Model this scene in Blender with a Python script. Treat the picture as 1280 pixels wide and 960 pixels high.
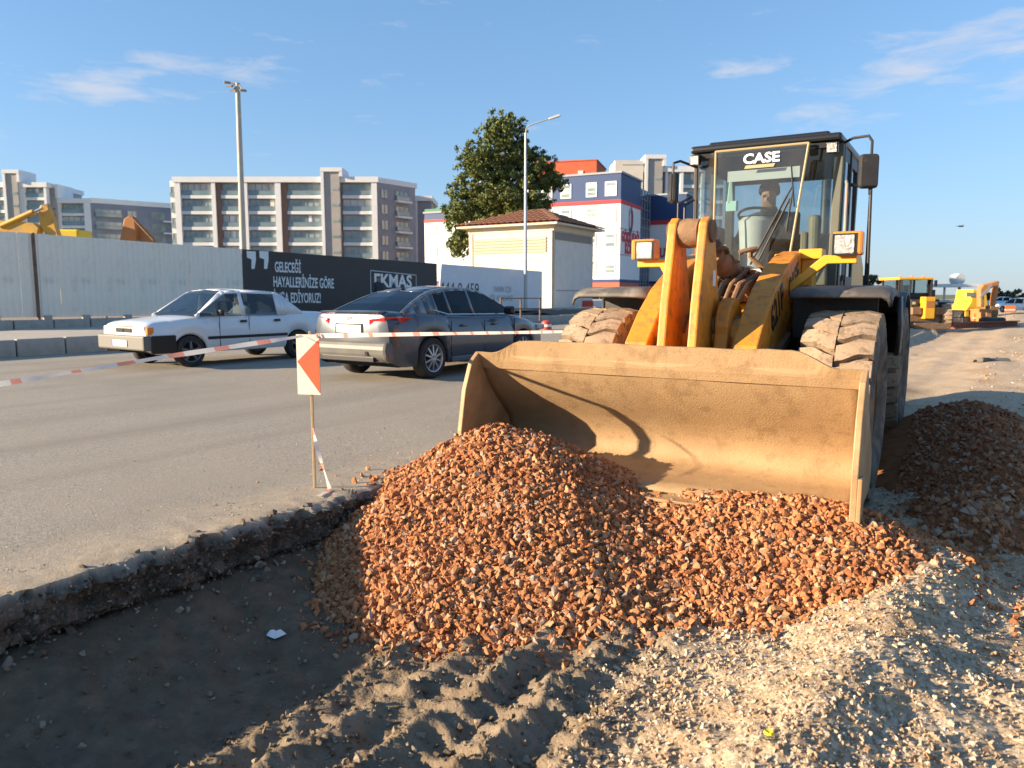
import bpy, bmesh, math, random
import numpy as np
from mathutils import Vector, Matrix
R_=math.radians
random.seed(7); rng=np.random.default_rng(11)
for o in list(bpy.data.objects): bpy.data.objects.remove(o,do_unlink=True)
scn=bpy.context.scene; col=scn.collection
# ---------------------------------------------------------------- camera
F=940.0; TH=math.atan(112/940.0); HC=1.32
cd=bpy.data.cameras.new('camera'); cam=bpy.data.objects.new('camera',cd); col.objects.link(cam)
cam.location=(0,0,HC); cam.rotation_euler=(math.pi/2-TH,0,0)
cd.sensor_width=36; cd.lens=36*F/1280; cd.clip_start=.05; cd.clip_end=6000
cd.dof.use_dof=True; cd.dof.focus_distance=5.2; cd.dof.aperture_fstop=3.4
scn.camera=cam
# ---------------------------------------------------------------- light
SUN_EL=R_(15.2); LX,LY=.982,.19
wd=bpy.data.worlds.new('World'); scn.world=wd; wd.use_nodes=True
nt=wd.node_tree; nt.nodes.clear()
wo=nt.nodes.new('ShaderNodeOutputWorld'); bg=nt.nodes.new('ShaderNodeBackground')
sky=nt.nodes.new('ShaderNodeTexSky'); sky.sky_type='NISHITA'; sky.sun_disc=False
sky.sun_elevation=SUN_EL; sky.sun_rotation=math.atan2(-LX,-LY)
sky.air_density=1.0; sky.dust_density=.25; sky.ozone_density=7.0; sky.altitude=10
bg.inputs['Strength'].default_value=.115
# thin streaky clouds, part of the sky itself
tc=nt.nodes.new('ShaderNodeTexCoord'); sep=nt.nodes.new('ShaderNodeSeparateXYZ')
nt.links.new(tc.outputs['Generated'],sep.inputs[0])
def wmath(op,a,b=None,c=None):
    n=nt.nodes.new('ShaderNodeMath'); n.operation=op
    for i,q in enumerate((a,b,c)):
        if q is None: continue
        if isinstance(q,(int,float)): n.inputs[i].default_value=q
        else: nt.links.new(q,n.inputs[i])
    return n.outputs[0]
az=wmath('ARCTAN2',sep.outputs[0],sep.outputs[1]); el=wmath('ARCSINE',sep.outputs[2])
comb=nt.nodes.new('ShaderNodeCombineXYZ'); nt.links.new(az,comb.inputs[0])
nt.links.new(wmath('MULTIPLY',el,4.2),comb.inputs[1])
n1=nt.nodes.new('ShaderNodeTexNoise'); n1.inputs['Scale'].default_value=9; n1.inputs['Detail'].default_value=9; n1.inputs['Roughness'].default_value=.62
n1.inputs['Distortion'].default_value=.35
nt.links.new(comb.outputs[0],n1.inputs['Vector'])
def bank(a0,e0,wa,we,slope):
    da=wmath('SUBTRACT',az,a0); de=wmath('SUBTRACT',wmath('SUBTRACT',el,e0),wmath('MULTIPLY',da,slope))
    q=wmath('ADD',wmath('POWER',wmath('ABSOLUTE',wmath('DIVIDE',da,wa)),2.),wmath('POWER',wmath('ABSOLUTE',wmath('DIVIDE',de,we)),2.))
    return wmath('MAXIMUM',wmath('SUBTRACT',1.,q),0.)
banks=[bank(-.43,.245,.22,.034,.14),bank(-.40,.262,.10,.02,.05),bank(.50,.255,.22,.05,.22),bank(.62,.225,.12,.028,.1),bank(.28,.27,.10,.02,.0),bank(1.2,.2,.3,.05,0),bank(-1.3,.22,.35,.05,0),bank(2.4,.22,.5,.06,0),bank(-2.3,.2,.4,.05,0)]
m=banks[0]
for b in banks[1:]: m=wmath('MAXIMUM',m,b)
cl=wmath('SUBTRACT',wmath('ADD',n1.outputs['Fac'],wmath('MULTIPLY',m,.24)),.62)
cl=wmath('MINIMUM',wmath('MAXIMUM',wmath('MULTIPLY',cl,2.6),0.),.6)
mx=nt.nodes.new('ShaderNodeMix'); mx.data_type='RGBA'
def vmul(a,k):
    n=nt.nodes.new('ShaderNodeVectorMath'); n.operation='MULTIPLY'; nt.links.new(a,n.inputs[0]); n.inputs[1].default_value=k; return n.outputs[0]
gm=nt.nodes.new('ShaderNodeGamma'); gm.inputs[1].default_value=.6; nt.links.new(vmul(sky.outputs[0],(.283,.283,.283)),gm.inputs[0])
skyc=vmul(gm.outputs[0],(2.36,2.52,2.66))
hz=nt.nodes.new('ShaderNodeMix'); hz.data_type='RGBA'; hz.inputs[7].default_value=(1.80,2.06,2.22,1)      # pale haze low in the sky, all round
nt.links.new(wmath('MULTIPLY',wmath('POWER',2.718,wmath('DIVIDE',wmath('MAXIMUM',el,0.),-.085)),.8),hz.inputs[0]); nt.links.new(skyc,hz.inputs[6]); skyc=hz.outputs[2]
nt.links.new(cl,mx.inputs[0]); nt.links.new(skyc,mx.inputs[6]); mx.inputs[7].default_value=(2.5,2.45,2.6,1)
nt.links.new(mx.outputs[2],bg.inputs['Color']); nt.links.new(bg.outputs[0],wo.inputs['Surface'])
sd=bpy.data.lights.new('sun','SUN'); sd.energy=5.0; sd.angle=R_(.55); sd.color=(1.0,.80,.56)
so=bpy.data.objects.new('sun',sd); col.objects.link(so); so.location=(-20,-3,12)
LDIR=Vector((LX*math.cos(SUN_EL),LY*math.cos(SUN_EL),-math.sin(SUN_EL))).normalized()
so.rotation_euler=LDIR.to_track_quat('-Z','Y').to_euler()
vs=scn.view_settings; vs.view_transform='Standard'; vs.look='None'; vs.exposure=1.46; vs.gamma=1; vs.use_curve_mapping=False
scn.cycles.max_bounces=6; scn.cycles.transparent_max_bounces=12
# ---------------------------------------------------------------- pixel helpers (a pixel gives a direction only)
def ray(px,py):
    u=(px-640)/F; v=(480-py)/F
    return Vector((u,math.cos(TH)+v*math.sin(TH),-math.sin(TH)+v*math.cos(TH)))
def G(px,py,z=0.0):
    r=ray(px,py); return Vector((0,0,HC))+r*((z-HC)/r.z)
def D(px,py,y):
    r=ray(px,py); return Vector((0,0,HC))+r*(y/r.y)
def lerp(a,b,t): return a+(b-a)*t
def sstep(x,a,b):
    t=np.clip((x-a)/(b-a),0,1); return t*t*(3-2*t)
# ---------------------------------------------------------------- numpy noise
_T=rng.random((256,256))
def vnoise(x,y):
    xi=np.floor(x).astype(int); yi=np.floor(y).astype(int); fx=x-xi; fy=y-yi
    fx=fx*fx*(3-2*fx); fy=fy*fy*(3-2*fy)
    a=_T[xi%256,yi%256]; b=_T[(xi+1)%256,yi%256]; c=_T[xi%256,(yi+1)%256]; d=_T[(xi+1)%256,(yi+1)%256]
    return (a*(1-fx)+b*fx)*(1-fy)+(c*(1-fx)+d*fx)*fy-.5
def fbm(x,y,o=4,g=.5):
    r=0;a=1.;f=1.
    for i in range(o): r=r+a*vnoise(x*f+i*17.3,y*f+i*31.7); a*=g; f*=2.03
    return r
# ---------------------------------------------------------------- mesh builder
class MB:
    def __init__(s): s.v=[]; s.f=[]; s.m=[]
    def add(s,vs,fs,mi=0,M=None):
        o=len(s.v)
        if M is not None: vs=[M@Vector(q) for q in vs]
        s.v+= [tuple(q) for q in vs]; s.f+=[tuple(i+o for i in f) for f in fs]; s.m+=[mi]*len(fs); return s
    def box(s,c,d,rz=0,rx=0,ry=0,mi=0,tp=None):
        x,y,z=d[0]/2,d[1]/2,d[2]/2; t=tp or (1,1)
        vs=[(-x,-y,-z),(x,-y,-z),(x,y,-z),(-x,y,-z),(-x*t[0],-y*t[1],z),(x*t[0],-y*t[1],z),(x*t[0],y*t[1],z),(-x*t[0],y*t[1],z)]
        M=Matrix.Translation(c)@Matrix.Rotation(rz,4,'Z')@Matrix.Rotation(ry,4,'Y')@Matrix.Rotation(rx,4,'X')
        return s.add(vs,[(0,3,2,1),(4,5,6,7),(0,1,5,4),(1,2,6,5),(2,3,7,6),(3,0,4,7)],mi,M)
    def bb(s,p,q,mi=0):
        return s.box([(a+b)/2 for a,b in zip(p,q)],[abs(b-a) for a,b in zip(p,q)],mi=mi)
    def prism(s,poly,a0,a1,axis='x',mi=0):
        n=len(poly)
        def P(a,q): return {'x':(a,q[0],q[1]),'y':(q[0],a,q[1]),'z':(q[0],q[1],a)}[axis]
        vs=[P(a0,q) for q in poly]+[P(a1,q) for q in poly]
        return s.add(vs,[tuple(range(n))[::-1],tuple(range(n,2*n))]+[(i,(i+1)%n,n+(i+1)%n,n+i) for i in range(n)],mi)
    def tube(s,pts,r,n=8,mi=0,cap=True):
        pts=[Vector(p) for p in pts]; rs=r if isinstance(r,(list,tuple)) else [r]*len(pts)
        vs=[];fs=[]; t0=(pts[1]-pts[0]).normalized(); up=Vector((0,0,1)) if abs(t0.z)<.9 else Vector((1,0,0))
        a=t0.cross(up).normalized()
        for i,p in enumerate(pts):
            t=((pts[min(i+1,len(pts)-1)]-p).normalized()+(p-pts[max(i-1,0)]).normalized())
            t=t.normalized() if t.length>1e-6 else t0
            a=(a-t*a.dot(t)).normalized(); b=t.cross(a)
            for k in range(n):
                w=2*math.pi*k/n; vs.append(p+(a*math.cos(w)+b*math.sin(w))*rs[i])
        for i in range(len(pts)-1):
            for k in range(n): fs.append((i*n+k,i*n+(k+1)%n,(i+1)*n+(k+1)%n,(i+1)*n+k))
        if cap: fs+= [tuple(range(n))[::-1],tuple(range((len(pts)-1)*n,len(pts)*n))]
        return s.add(vs,fs,mi)
    def lathe(s,prof,n=32,axis='x',c=(0,0,0),mi=0,closed=False):
        vs=[];fs=[];m=len(prof)
        for k in range(n):
            w=2*math.pi*k/n
            for r,h in prof:
                q={'x':(h,r*math.cos(w),r*math.sin(w)),'y':(r*math.cos(w),h,r*math.sin(w)),'z':(r*math.cos(w),r*math.sin(w),h)}[axis]
                vs.append((q[0]+c[0],q[1]+c[1],q[2]+c[2]))
        for k in range(n):
            for j in range(m if closed else m-1):
                j2=(j+1)%m; fs.append((k*m+j,((k+1)%n)*m+j,((k+1)%n)*m+j2,k*m+j2))
        return s.add(vs,fs,mi)
    def grid(s,rows,mi=0,flip=False):
        n=len(rows[0]); vs=[q for r in rows for q in r]; fs=[]
        for i in range(len(rows)-1):
            for j in range(n-1):
                f=(i*n+j,i*n+j+1,(i+1)*n+j+1,(i+1)*n+j); fs.append(f[::-1] if flip else f)
        return s.add(vs,fs,mi)
    def build(s,name,mat,parent=None,smooth=False,bevel=0,loc=None,solid=0):
        me=bpy.data.meshes.new(name); me.from_pydata(s.v,[],s.f); me.update()
        mats=mat if isinstance(mat,(list,tuple)) else [mat]
        for q in mats: me.materials.append(q)
        if len(mats)>1:
            for p,i in zip(me.polygons,s.m): p.material_index=min(i,len(mats)-1)
        bm=bmesh.new(); bm.from_mesh(me); bmesh.ops.recalc_face_normals(bm,faces=bm.faces); bm.to_mesh(me); bm.free()
        if smooth:
            for p in me.polygons: p.use_smooth=True
            me.set_sharp_from_angle(angle=R_(38 if smooth is True else smooth))
        o=link(name,me,parent)
        if loc is not None: o.location=loc
        if solid:
            md=o.modifiers.new('s','SOLIDIFY'); md.thickness=solid; md.offset=0
        if bevel:
            md=o.modifiers.new('b','BEVEL'); md.width=bevel; md.segments=2; md.limit_method='ANGLE'; md.angle_limit=R_(40)
        return o
def link(name,me,parent=None):
    o=bpy.data.objects.new(name,me); col.objects.link(o)
    if parent is not None: o.parent=parent
    return o
def tag(o,label=None,cat=None,group=None,kind=None):
    if label: o['label']=label
    if cat: o['category']=cat
    if group: o['group']=group
    if kind: o['kind']=kind
    return o
def thing(name,label,cat,loc=(0,0,0),rz=0,group=None):
    o=bpy.data.objects.new(name,None); col.objects.link(o); o.location=loc; o.rotation_euler=(0,0,rz); o.empty_display_size=.3
    return tag(o,label,cat,group)
def copy_tree(o,parent=None):
    c=o.copy(); col.objects.link(c); c.parent=parent
    for ch in list(o.children): copy_tree(ch,c)
    return c
def np_mesh(name,verts,tris,mats,parent=None,smooth=False,mi=None,attr=None):
    me=bpy.data.meshes.new(name); nv=len(verts); nf=len(tris); k=tris.shape[1]
    me.vertices.add(nv); me.vertices.foreach_set('co',np.ascontiguousarray(verts,dtype=np.float32).ravel())
    me.loops.add(nf*k); me.loops.foreach_set('vertex_index',np.ascontiguousarray(tris,dtype=np.int32).ravel())
    me.polygons.add(nf); me.polygons.foreach_set('loop_start',np.arange(0,nf*k,k,dtype=np.int32))
    me.polygons.foreach_set('loop_total',np.full(nf,k,dtype=np.int32))
    for q in (mats if isinstance(mats,(list,tuple)) else [mats]): me.materials.append(q)
    me.polygons.foreach_set('use_smooth',np.full(nf,bool(smooth)))
    if mi is not None: me.polygons.foreach_set('material_index',np.ascontiguousarray(mi,dtype=np.int32))
    me.update(calc_edges=True)
    if attr is not None:
        a=me.color_attributes.new('zone','FLOAT_COLOR','POINT'); a.data.foreach_set('color',np.ascontiguousarray(attr,dtype=np.float32).ravel())
    return link(name,me,parent)
# ---------------------------------------------------------------- materials
def mat(name,c1,c2=None,rough=.7,metal=0,scale=6,bump=0,bscale=None,dust=None,island=None,spec=.5,coat=0,obj=True,emit=None,facedust=None,c3=None,bdist=.02):
    M=bpy.data.materials.new(name); M.use_nodes=True; N=M.node_tree.nodes; L=M.node_tree.links; P=N['Principled BSDF']
    P.inputs['Roughness'].default_value=rough; P.inputs['Metallic'].default_value=metal; P.inputs['Specular IOR Level'].default_value=spec
    if coat: P.inputs['Coat Weight'].default_value=coat; P.inputs['Coat Roughness'].default_value=.08
    tcn=N.new('ShaderNodeTexCoord'); co=tcn.outputs['Object']
    def noise(sc,det=6,ro=.6):
        n=N.new('ShaderNodeTexNoise'); n.inputs['Scale'].default_value=sc; n.inputs['Detail'].default_value=det; n.inputs['Roughness'].default_value=ro
        L.new(co,n.inputs['Vector']); return n.outputs['Fac']
    def ramp(f,a,b):
        r=N.new('ShaderNodeMapRange'); r.inputs[1].default_value=a; r.inputs[2].default_value=b; L.new(f,r.inputs[0]); return r.outputs[0]
    def mix(f,a,b):
        x=N.new('ShaderNodeMix'); x.data_type='RGBA'; L.new(f,x.inputs[0])
        for i,q in ((6,a),(7,b)):
            if isinstance(q,tuple): x.inputs[i].default_value=(*q[:3],1)
            else: L.new(q,x.inputs[i])
        return x.outputs[2]
    c=c1
    if island:
        g=N.new('ShaderNodeNewGeometry'); r=N.new('ShaderNodeValToRGB'); L.new(g.outputs['Random Per Island'],r.inputs[0])
        r.color_ramp.interpolation='CONSTANT' if len(island)>3 else 'LINEAR'
        e=r.color_ramp.elements
        while len(e)<len(island): e.new(.5)
        for i,q in enumerate(island): e[i].position=i/len(island); e[i].color=(*q,1)
        c=r.outputs[0]
        if c2: c=mix(ramp(noise(scale),.45,.75),c,c2)
    elif c2: c=mix(ramp(noise(scale),.35,.65),c1,c2)
    if c3: c=mix(ramp(noise(scale*3.7),.52,.62),c,c3)
    rr=None
    if dust:
        dc,amt,dsc=dust
        f=ramp(noise(dsc,8,.68),.5-amt*.5+.12,.5-amt*.5+.28) if amt<1 else ramp(noise(dsc),0,.1)
        g=N.new('ShaderNodeNewGeometry'); sx=N.new('ShaderNodeSeparateXYZ'); L.new(g.outputs['Normal'],sx.inputs[0])
        up=ramp(sx.outputs[2],-.2,1.); mm=N.new('ShaderNodeMath'); mm.operation='MULTIPLY_ADD'; L.new(f,mm.inputs[0]); mm.inputs[1].default_value=.8
        u2=N.new('ShaderNodeMath'); u2.operation='MULTIPLY'; L.new(up,u2.inputs[0]); u2.inputs[1].default_value=amt*.7; L.new(u2.outputs[0],mm.inputs[2]); mm.use_clamp=True
        c=mix(mm.outputs[0],c,dc)
        rr=N.new('ShaderNodeMath'); rr.operation='MAXIMUM'; rr.inputs[1].default_value=rough
        q=N.new('ShaderNodeMath'); q.operation='MULTIPLY'; L.new(mm.outputs[0],q.inputs[0]); q.inputs[1].default_value=.9; L.new(q.outputs[0],rr.inputs[0]); L.new(rr.outputs[0],P.inputs['Roughness'])
    if isinstance(c,tuple): P.inputs['Base Color'].default_value=(*c[:3],1)
    else: L.new(c,P.inputs['Base Color'])
    if bump:
        b=N.new('ShaderNodeBump'); b.inputs['Strength'].default_value=bump; b.inputs['Distance'].default_value=bdist
        L.new(noise(bscale or scale*5,8,.7),b.inputs['Height']); L.new(b.outputs[0],P.inputs['Normal'])
    if emit: P.inputs['Emission Color'].default_value=(*emit[0],1); P.inputs['Emission Strength'].default_value=emit[1]
    return M
def glass(name,tint,refl=.08,ior=1.5,dirt=0,dcol=(.5,.42,.32)):
    M=bpy.data.materials.new(name); M.use_nodes=True; N=M.node_tree.nodes; L=M.node_tree.links; N.clear()
    o=N.new('ShaderNodeOutputMaterial'); t=N.new('ShaderNodeBsdfTransparent'); t.inputs[0].default_value=(*tint,1)
    g=N.new('ShaderNodeBsdfGlossy'); g.inputs['Roughness'].default_value=.03; 
    ge=N.new('ShaderNodeNewGeometry'); dp=N.new('ShaderNodeVectorMath'); dp.operation='DOT_PRODUCT'; L.new(ge.outputs['Normal'],dp.inputs[0]); L.new(ge.outputs['Incoming'],dp.inputs[1])
    def mt(op,a,b):
        n=N.new('ShaderNodeMath'); n.operation=op
        for i,q in enumerate((a,b)):
            if isinstance(q,float): n.inputs[i].default_value=q
            elif q is not None: L.new(q,n.inputs[i])
        return n.outputs[0]
    r0=((ior-1)/(ior+1))**2*1.6; fr=mt('ADD',mt('MULTIPLY',mt('POWER',mt('SUBTRACT',1.0,mt('ABSOLUTE',dp.outputs['Value'],None)),5.0),1.0-r0),r0)
    x=N.new('ShaderNodeMixShader'); L.new(fr,x.inputs[0]); L.new(t.outputs[0],x.inputs[1]); L.new(g.outputs[0],x.inputs[2]); out=x.outputs[0]
    if dirt:
        d=N.new('ShaderNodeBsdfDiffuse'); d.inputs[0].default_value=(*dcol,1); n=N.new('ShaderNodeTexNoise'); n.inputs['Scale'].default_value=3.5; n.inputs['Detail'].default_value=8
        tcn=N.new('ShaderNodeTexCoord'); L.new(tcn.outputs['Object'],n.inputs['Vector'])
        r=N.new('ShaderNodeMapRange'); r.inputs[1].default_value=.3; r.inputs[2].default_value=.8; r.inputs[3].default_value=dirt*.4; r.inputs[4].default_value=dirt*1.5; L.new(n.outputs[0],r.inputs[0])
        y=N.new('ShaderNodeMixShader'); L.new(r.outputs[0],y.inputs[0]); L.new(out,y.inputs[1]); L.new(d.outputs[0],y.inputs[2]); out=y.outputs[0]
    L.new(out,o.inputs[0]); return M
DUST=(.40,.27,.16); MUD=(.22,.12,.06)
M_yel=mat('loader_yellow',(.70,.265,.018),(.58,.205,.014),rough=.45,scale=3,c3=(.42,.17,.03),dust=((.22,.115,.05),.14,4.2),bump=.15,bscale=30)
M_yel_c=mat('clean_yellow',(.78,.37,.02),(.70,.32,.02),rough=.4,scale=3,dust=((.30,.17,.08),.12,4))
M_black=mat('black_plastic',(.018,.018,.02),(.03,.028,.027),rough=.5,scale=8,dust=((.12,.095,.075),.08,5))
M_blk=mat('black_clean',(.012,.012,.013),rough=.35)
M_steel=mat('worn_bucket_steel',(.37,.24,.122),(.325,.205,.10),rough=.72,metal=.05,scale=2.2,c3=(.29,.18,.087),bump=.5,bscale=85,dust=((.40,.26,.13),.22,6),bdist=.012)
M_steel2=mat('bucket_edge_steel',(.30,.185,.09),(.42,.275,.14),rough=.6,metal=.15,scale=5,bump=.2)
M_mud=mat('muddy_metal',(.17,.095,.05),(.27,.16,.085),rough=.9,scale=9,bump=.5,bscale=40)
M_tread=mat('dusty_tread',(.40,.285,.185),(.31,.215,.14),rough=.95,scale=5,c3=(.22,.15,.10),bump=.4,bscale=45)
M_tyre=mat('dirty_rubber',(.055,.045,.038),(.16,.115,.08),rough=.9,scale=5,bump=.3,bscale=40,dust=((.30,.20,.125),.3,4))
M_rim=mat('orange_rim',(.48,.20,.04),(.33,.15,.05),rough=.7,scale=5,dust=(DUST,.35,4))
M_rod=mat('cylinder_rod',(.55,.5,.45),rough=.3,metal=.9)
M_grey=mat('grey_painted_metal',(.22,.22,.22),(.28,.27,.26),rough=.5,scale=5,dust=(DUST,.25,4))
M_lgrey=mat('light_grey_plastic',(.50,.51,.47),(.56,.57,.53),rough=.6,scale=4)
M_olive=mat('cab_frame_dark',(.09,.10,.075),(.12,.12,.09),rough=.6,scale=5)
M_glass=glass('cab_glass',(.64,.73,.75),ior=1.62,dirt=.05)
M_gwind=glass('car_glass',(.36,.42,.45),ior=1.55)
M_gdark=glass('tinted_car_glass',(.05,.06,.075),ior=1.33)
M_mirror=mat('mirror_face',(.55,.57,.6),rough=.08,metal=1)
M_lens=mat('lamp_lens',(.40,.39,.36),(.55,.53,.48),rough=.15,metal=.6,scale=30,bump=.8,bscale=50)
M_orange=mat('orange_lens',(.85,.22,.03),rough=.25,coat=.4)
M_white=mat('white_paint',(.78,.78,.77),(.72,.72,.70),rough=.5,scale=3)
M_red=mat('red_paint',(.60,.05,.03),rough=.5)
M_text_black=mat('black_lettering',(.015,.015,.015),rough=.5)
M_text_white=mat('white_lettering',(.75,.76,.74),rough=.6)
M_gold=mat('gold_strip',(.38,.30,.16),rough=.5)
M_dark=mat('dark_interior',(.012,.012,.013),rough=.85)
M_skin=mat('skin',(.26,.145,.095),(.30,.165,.11),rough=.6)
M_cloth=mat('dark_cloth',(.030,.034,.045),(.045,.05,.06),rough=.95,scale=12,bump=.3)
M_beanie=mat('beanie_knit',(.022,.022,.028),rough=1,bump=.5,bscale=120)
M_chrome=mat('chrome',(.7,.7,.7),rough=.15,metal=1)
def thinmat(name,c):
    M=mat(name,c,rough=.4); N=M.node_tree.nodes; L=M.node_tree.links; t=N.new('ShaderNodeBsdfTranslucent'); t.inputs[0].default_value=(*c,1); x=N.new('ShaderNodeMixShader'); x.inputs[0].default_value=.5
    L.new(N['Principled BSDF'].outputs[0],x.inputs[1]); L.new(t.outputs[0],x.inputs[2]); L.new(x.outputs[0],N['Material Output'].inputs[0]); return M
def text(body,size,parent,M,material,name='lettering',sx=1.,ext=.004,align='CENTER',bold=0):
    cu=bpy.data.curves.new(name,'FONT'); cu.body=body; cu.size=size; cu.extrude=ext; cu.align_x=align; cu.align_y='CENTER'; cu.offset=bold
    cu.resolution_u=3
    t=bpy.data.objects.new('tmp_text',cu); col.objects.link(t); bpy.context.view_layer.update()
    me=bpy.data.meshes.new_from_object(t.evaluated_get(bpy.context.evaluated_depsgraph_get())); bpy.data.objects.remove(t)
    me.transform(Matrix.Diagonal((sx,1,1,1))); me.materials.clear(); me.materials.append(material)
    o=link(name,me,parent); o.matrix_local=M; return o
def frame(p,xdir,zdir=(0,0,1)):   # text lies in plane (x along xdir, y along zdir)
    x=Vector(xdir).normalized(); z=Vector(zdir).normalized(); n=x.cross(z).normalized(); z=n.cross(x).normalized()
    return Matrix(((x.x,z.x,n.x,p[0]),(x.y,z.y,n.y,p[1]),(x.z,z.z,n.z,p[2]),(0,0,0,1)))
# ================================================================ site layout
PSI=R_(30.75); LO=Vector((1.787,6.499,-.296))                   # the loader stands here (front axle, on the ground)
LU=Vector((math.cos(PSI),-math.sin(PSI),0)); LB=Vector((math.sin(PSI),math.cos(PSI),0))
def lw(x,y,z): return LO+LU*x+LB*y+Vector((0,0,z))
E0=(-2.257,3.181); RD=(.5595,.8288)                             # cut edge of the asphalt and direction of the road
def st(x,y): return (x-E0[0])*RD[1]-(y-E0[1])*RD[0], (x-E0[0])*RD[0]+(y-E0[1])*RD[1]
def xy(s,t): return E0[0]+RD[0]*t+RD[1]*s, E0[1]+RD[1]*t-RD[0]*s
def edge_off(t): return -.36*np.clip(t-13,0,36)*(t>13)+.10*fbm(t*.55+3,t*0+1.7,3)+.07*fbm(t*3.1,t*0+8.2,3)+.055*fbm(t*9,t*0+4.4,3)+.03*fbm(t*31,t*0+2.4,2)
def terr(x,y):
    s,t=st(x,y); s0=s-edge_off(t)
    z=-.255-.17*sstep(s0,-.02,.75)-.03*sstep(s0,.6,1.1)
    z=np.where(s0<-.06,-.36,z)
    z=z+.10*sstep(s,1.0,2.1)+.11*sstep(s,2.2,3.2)+.03*sstep(s,3.5,6)
    near=1-sstep(y,7,12)
    z=z+near*(.05*fbm(x*1.3,y*1.3,4)*sstep(s0,.1,.6)+.028*fbm(x*7,y*7,3)*sstep(s0,0,.3)+.012*fbm(x*24,y*24,3))
    # wheel ruts and clods pressed in the wet soil
    wv=sstep(s,1.10,1.28)*(1-sstep(s,2.15,2.6))*near
    ph=(s+.08*fbm(t*.9,s*0+2,2)+.05*fbm(t*4,s*2,2))/.30
    tri=np.abs((ph%1)-.5)*2
    z=z+wv*(.07*(tri**1.6)-.025)*(1+.9*fbm(t*2.2,ph//1*7.1,2))
    lug=np.abs(((t+.15*s)/.13)%1-.5)*2
    z=z+wv*.022*sstep(lug,.45,.75)*sstep(fbm(x*1.1+9,y*1.1,2),-.05,.2)
    z=z+wv*.03*np.maximum(0,fbm(x*9+4,y*9,3))*1.6
    # light gravel berm
    ax,ay,bx,by=.75,2.15,2.12,3.78
    q=np.clip(((x-ax)*(bx-ax)+(y-ay)*(by-ay))/((bx-ax)**2+(by-ay)**2),0,1.15)
    d=np.hypot(x-(ax+q*(bx-ax)),y-(ay+q*(by-ay)))
    z=z+(.05+.10*q)*np.exp(-(d/(.20+.06*q))**2)*(1+.5*fbm(x*3,y*3,2))
    g=sstep(s,2.3,2.7)*near
    z=z+g*(.030*fbm(x*3.3+5,y*3.3,3)+.014*fbm(x*11,y*11,2))
    # far worked surface drops away a little
    z=z-.22*sstep(y,16,34)*(s>0)*(1-sstep(y,300,600))
    z=z+(.05*fbm(x*.35,y*.35,3)+.05*fbm(x*1.6,y*1.6,3))*sstep(y,9,13)*(s>1)*(1-sstep(y,60,120))
    return z
CR=[(490,594,-2.2,1.5),(534,560,-2.2,1.05),(578,540,-2.15,.80),(625,527,-2.1,.61),(660,540,-2.05,.5),(700,568,-2.0,.43),(760,602,-1.95,.36),(830,619,-1.9,.36),(920,619,-1.85,.43),(1000,622,-1.8,.46),(1060,634,-1.86,.5),(1096,662,-1.95,.5)]
def linv(px,py,yv):
    r=ray(px,py); o=Vector((0,0,HC))-LO; k=(yv-o.dot(LB))/r.dot(LB); return Vector((0,0,HC))+r*k
CRW=[(*linv(a,b,c),k) for a,b,c,k in CR]
cones=[]
for (a,b) in zip(CRW[:-1],CRW[1:]):
    for i in range(3): cones.append([lerp(p,q,i/3) for p,q in zip(a,b)])
cones.append(list(CRW[-1])); 
def pile(x,y):
    z=np.full(np.shape(x),-9.)
    for cx,cy,cz,k in cones: z=np.maximum(z,cz+.045-k*np.sqrt((x-cx)**2+(y-cy)**2+.012))
    return z+.05*fbm(x*2.6,y*2.6,3)+.02*fbm(x*9,y*9,2)
HE=[(4.95,8.1,.20,.5),(4.5,7.1,.22,.5),(4.05,6.2,.12,.5),(3.75,5.4,.02,.45),(3.2,4.95,-.06,.5),(2.75,4.65,-.12,.5),(4.4,5.7,-.04,.5)]
hc=[]
for a,b in zip(HE[:-2],HE[1:-1]):
    for i in range(3): hc.append([lerp(p,q,i/3) for p,q in zip(a,b)])
hc+= [list(HE[-2]),list(HE[-1])]
def heap(x,y):
    z=np.full(np.shape(x),-9.)
    for cx,cy,cz,k in hc: z=np.maximum(z,cz+.03-k*np.sqrt((x-cx)**2+(y-cy)**2+.02))
    return z+.09*fbm(x*2.2+7,y*2.2,3)+.02*fbm(x*8,y*8,2)
# ---------------------------------------------------------------- ground: one sheet to the horizon
ang=np.concatenate([np.arange(-41,41.01,.19),np.arange(44,318,6.)])
rad=[.02]
while rad[-1]<3500: rad.append(rad[-1]*(1.0078 if 1.9<rad[-1]<9 else (1.02 if rad[-1]<40 else 1.12))+(.05 if rad[-1]<1.9 else 0))
rad=np.array(rad); A,Rr=np.meshgrid(np.radians(ang),rad); gx=np.sin(A)*Rr; gy=np.cos(A)*Rr; gz=terr(gx,gy)
gz=np.where(gy<1.0,gz*np.clip((gy+3)/4,0,1)+(-.3)*(1-np.clip((gy+3)/4,0,1)),gz)
na=len(ang); nr=len(rad); idx=np.arange(nr*na).reshape(nr,na); i2=np.roll(idx,-1,1)
quads=np.stack([idx[:-1],i2[:-1],i2[1:],idx[1:]],-1).reshape(-1,4)[:,::-1]
S,T=st(gx,gy); S=S-edge_off(T)
wob=.35*fbm(gx*1.1,gy*1.1,3)
k_soil=(1-sstep(S+wob,2.0,2.75)); k_bank_shade=(1-sstep(S+.4*wob,.95,1.30))  # bank soil mask, widened over the trench floor to paint its shade deeper
k_far=sstep(gy+2*wob,8,13)*sstep(S,2.,4.); k_green=sstep(Rr,120,220)
zone=np.stack([k_soil,k_bank_shade,k_far,k_green],-1).reshape(-1,4)
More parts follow.
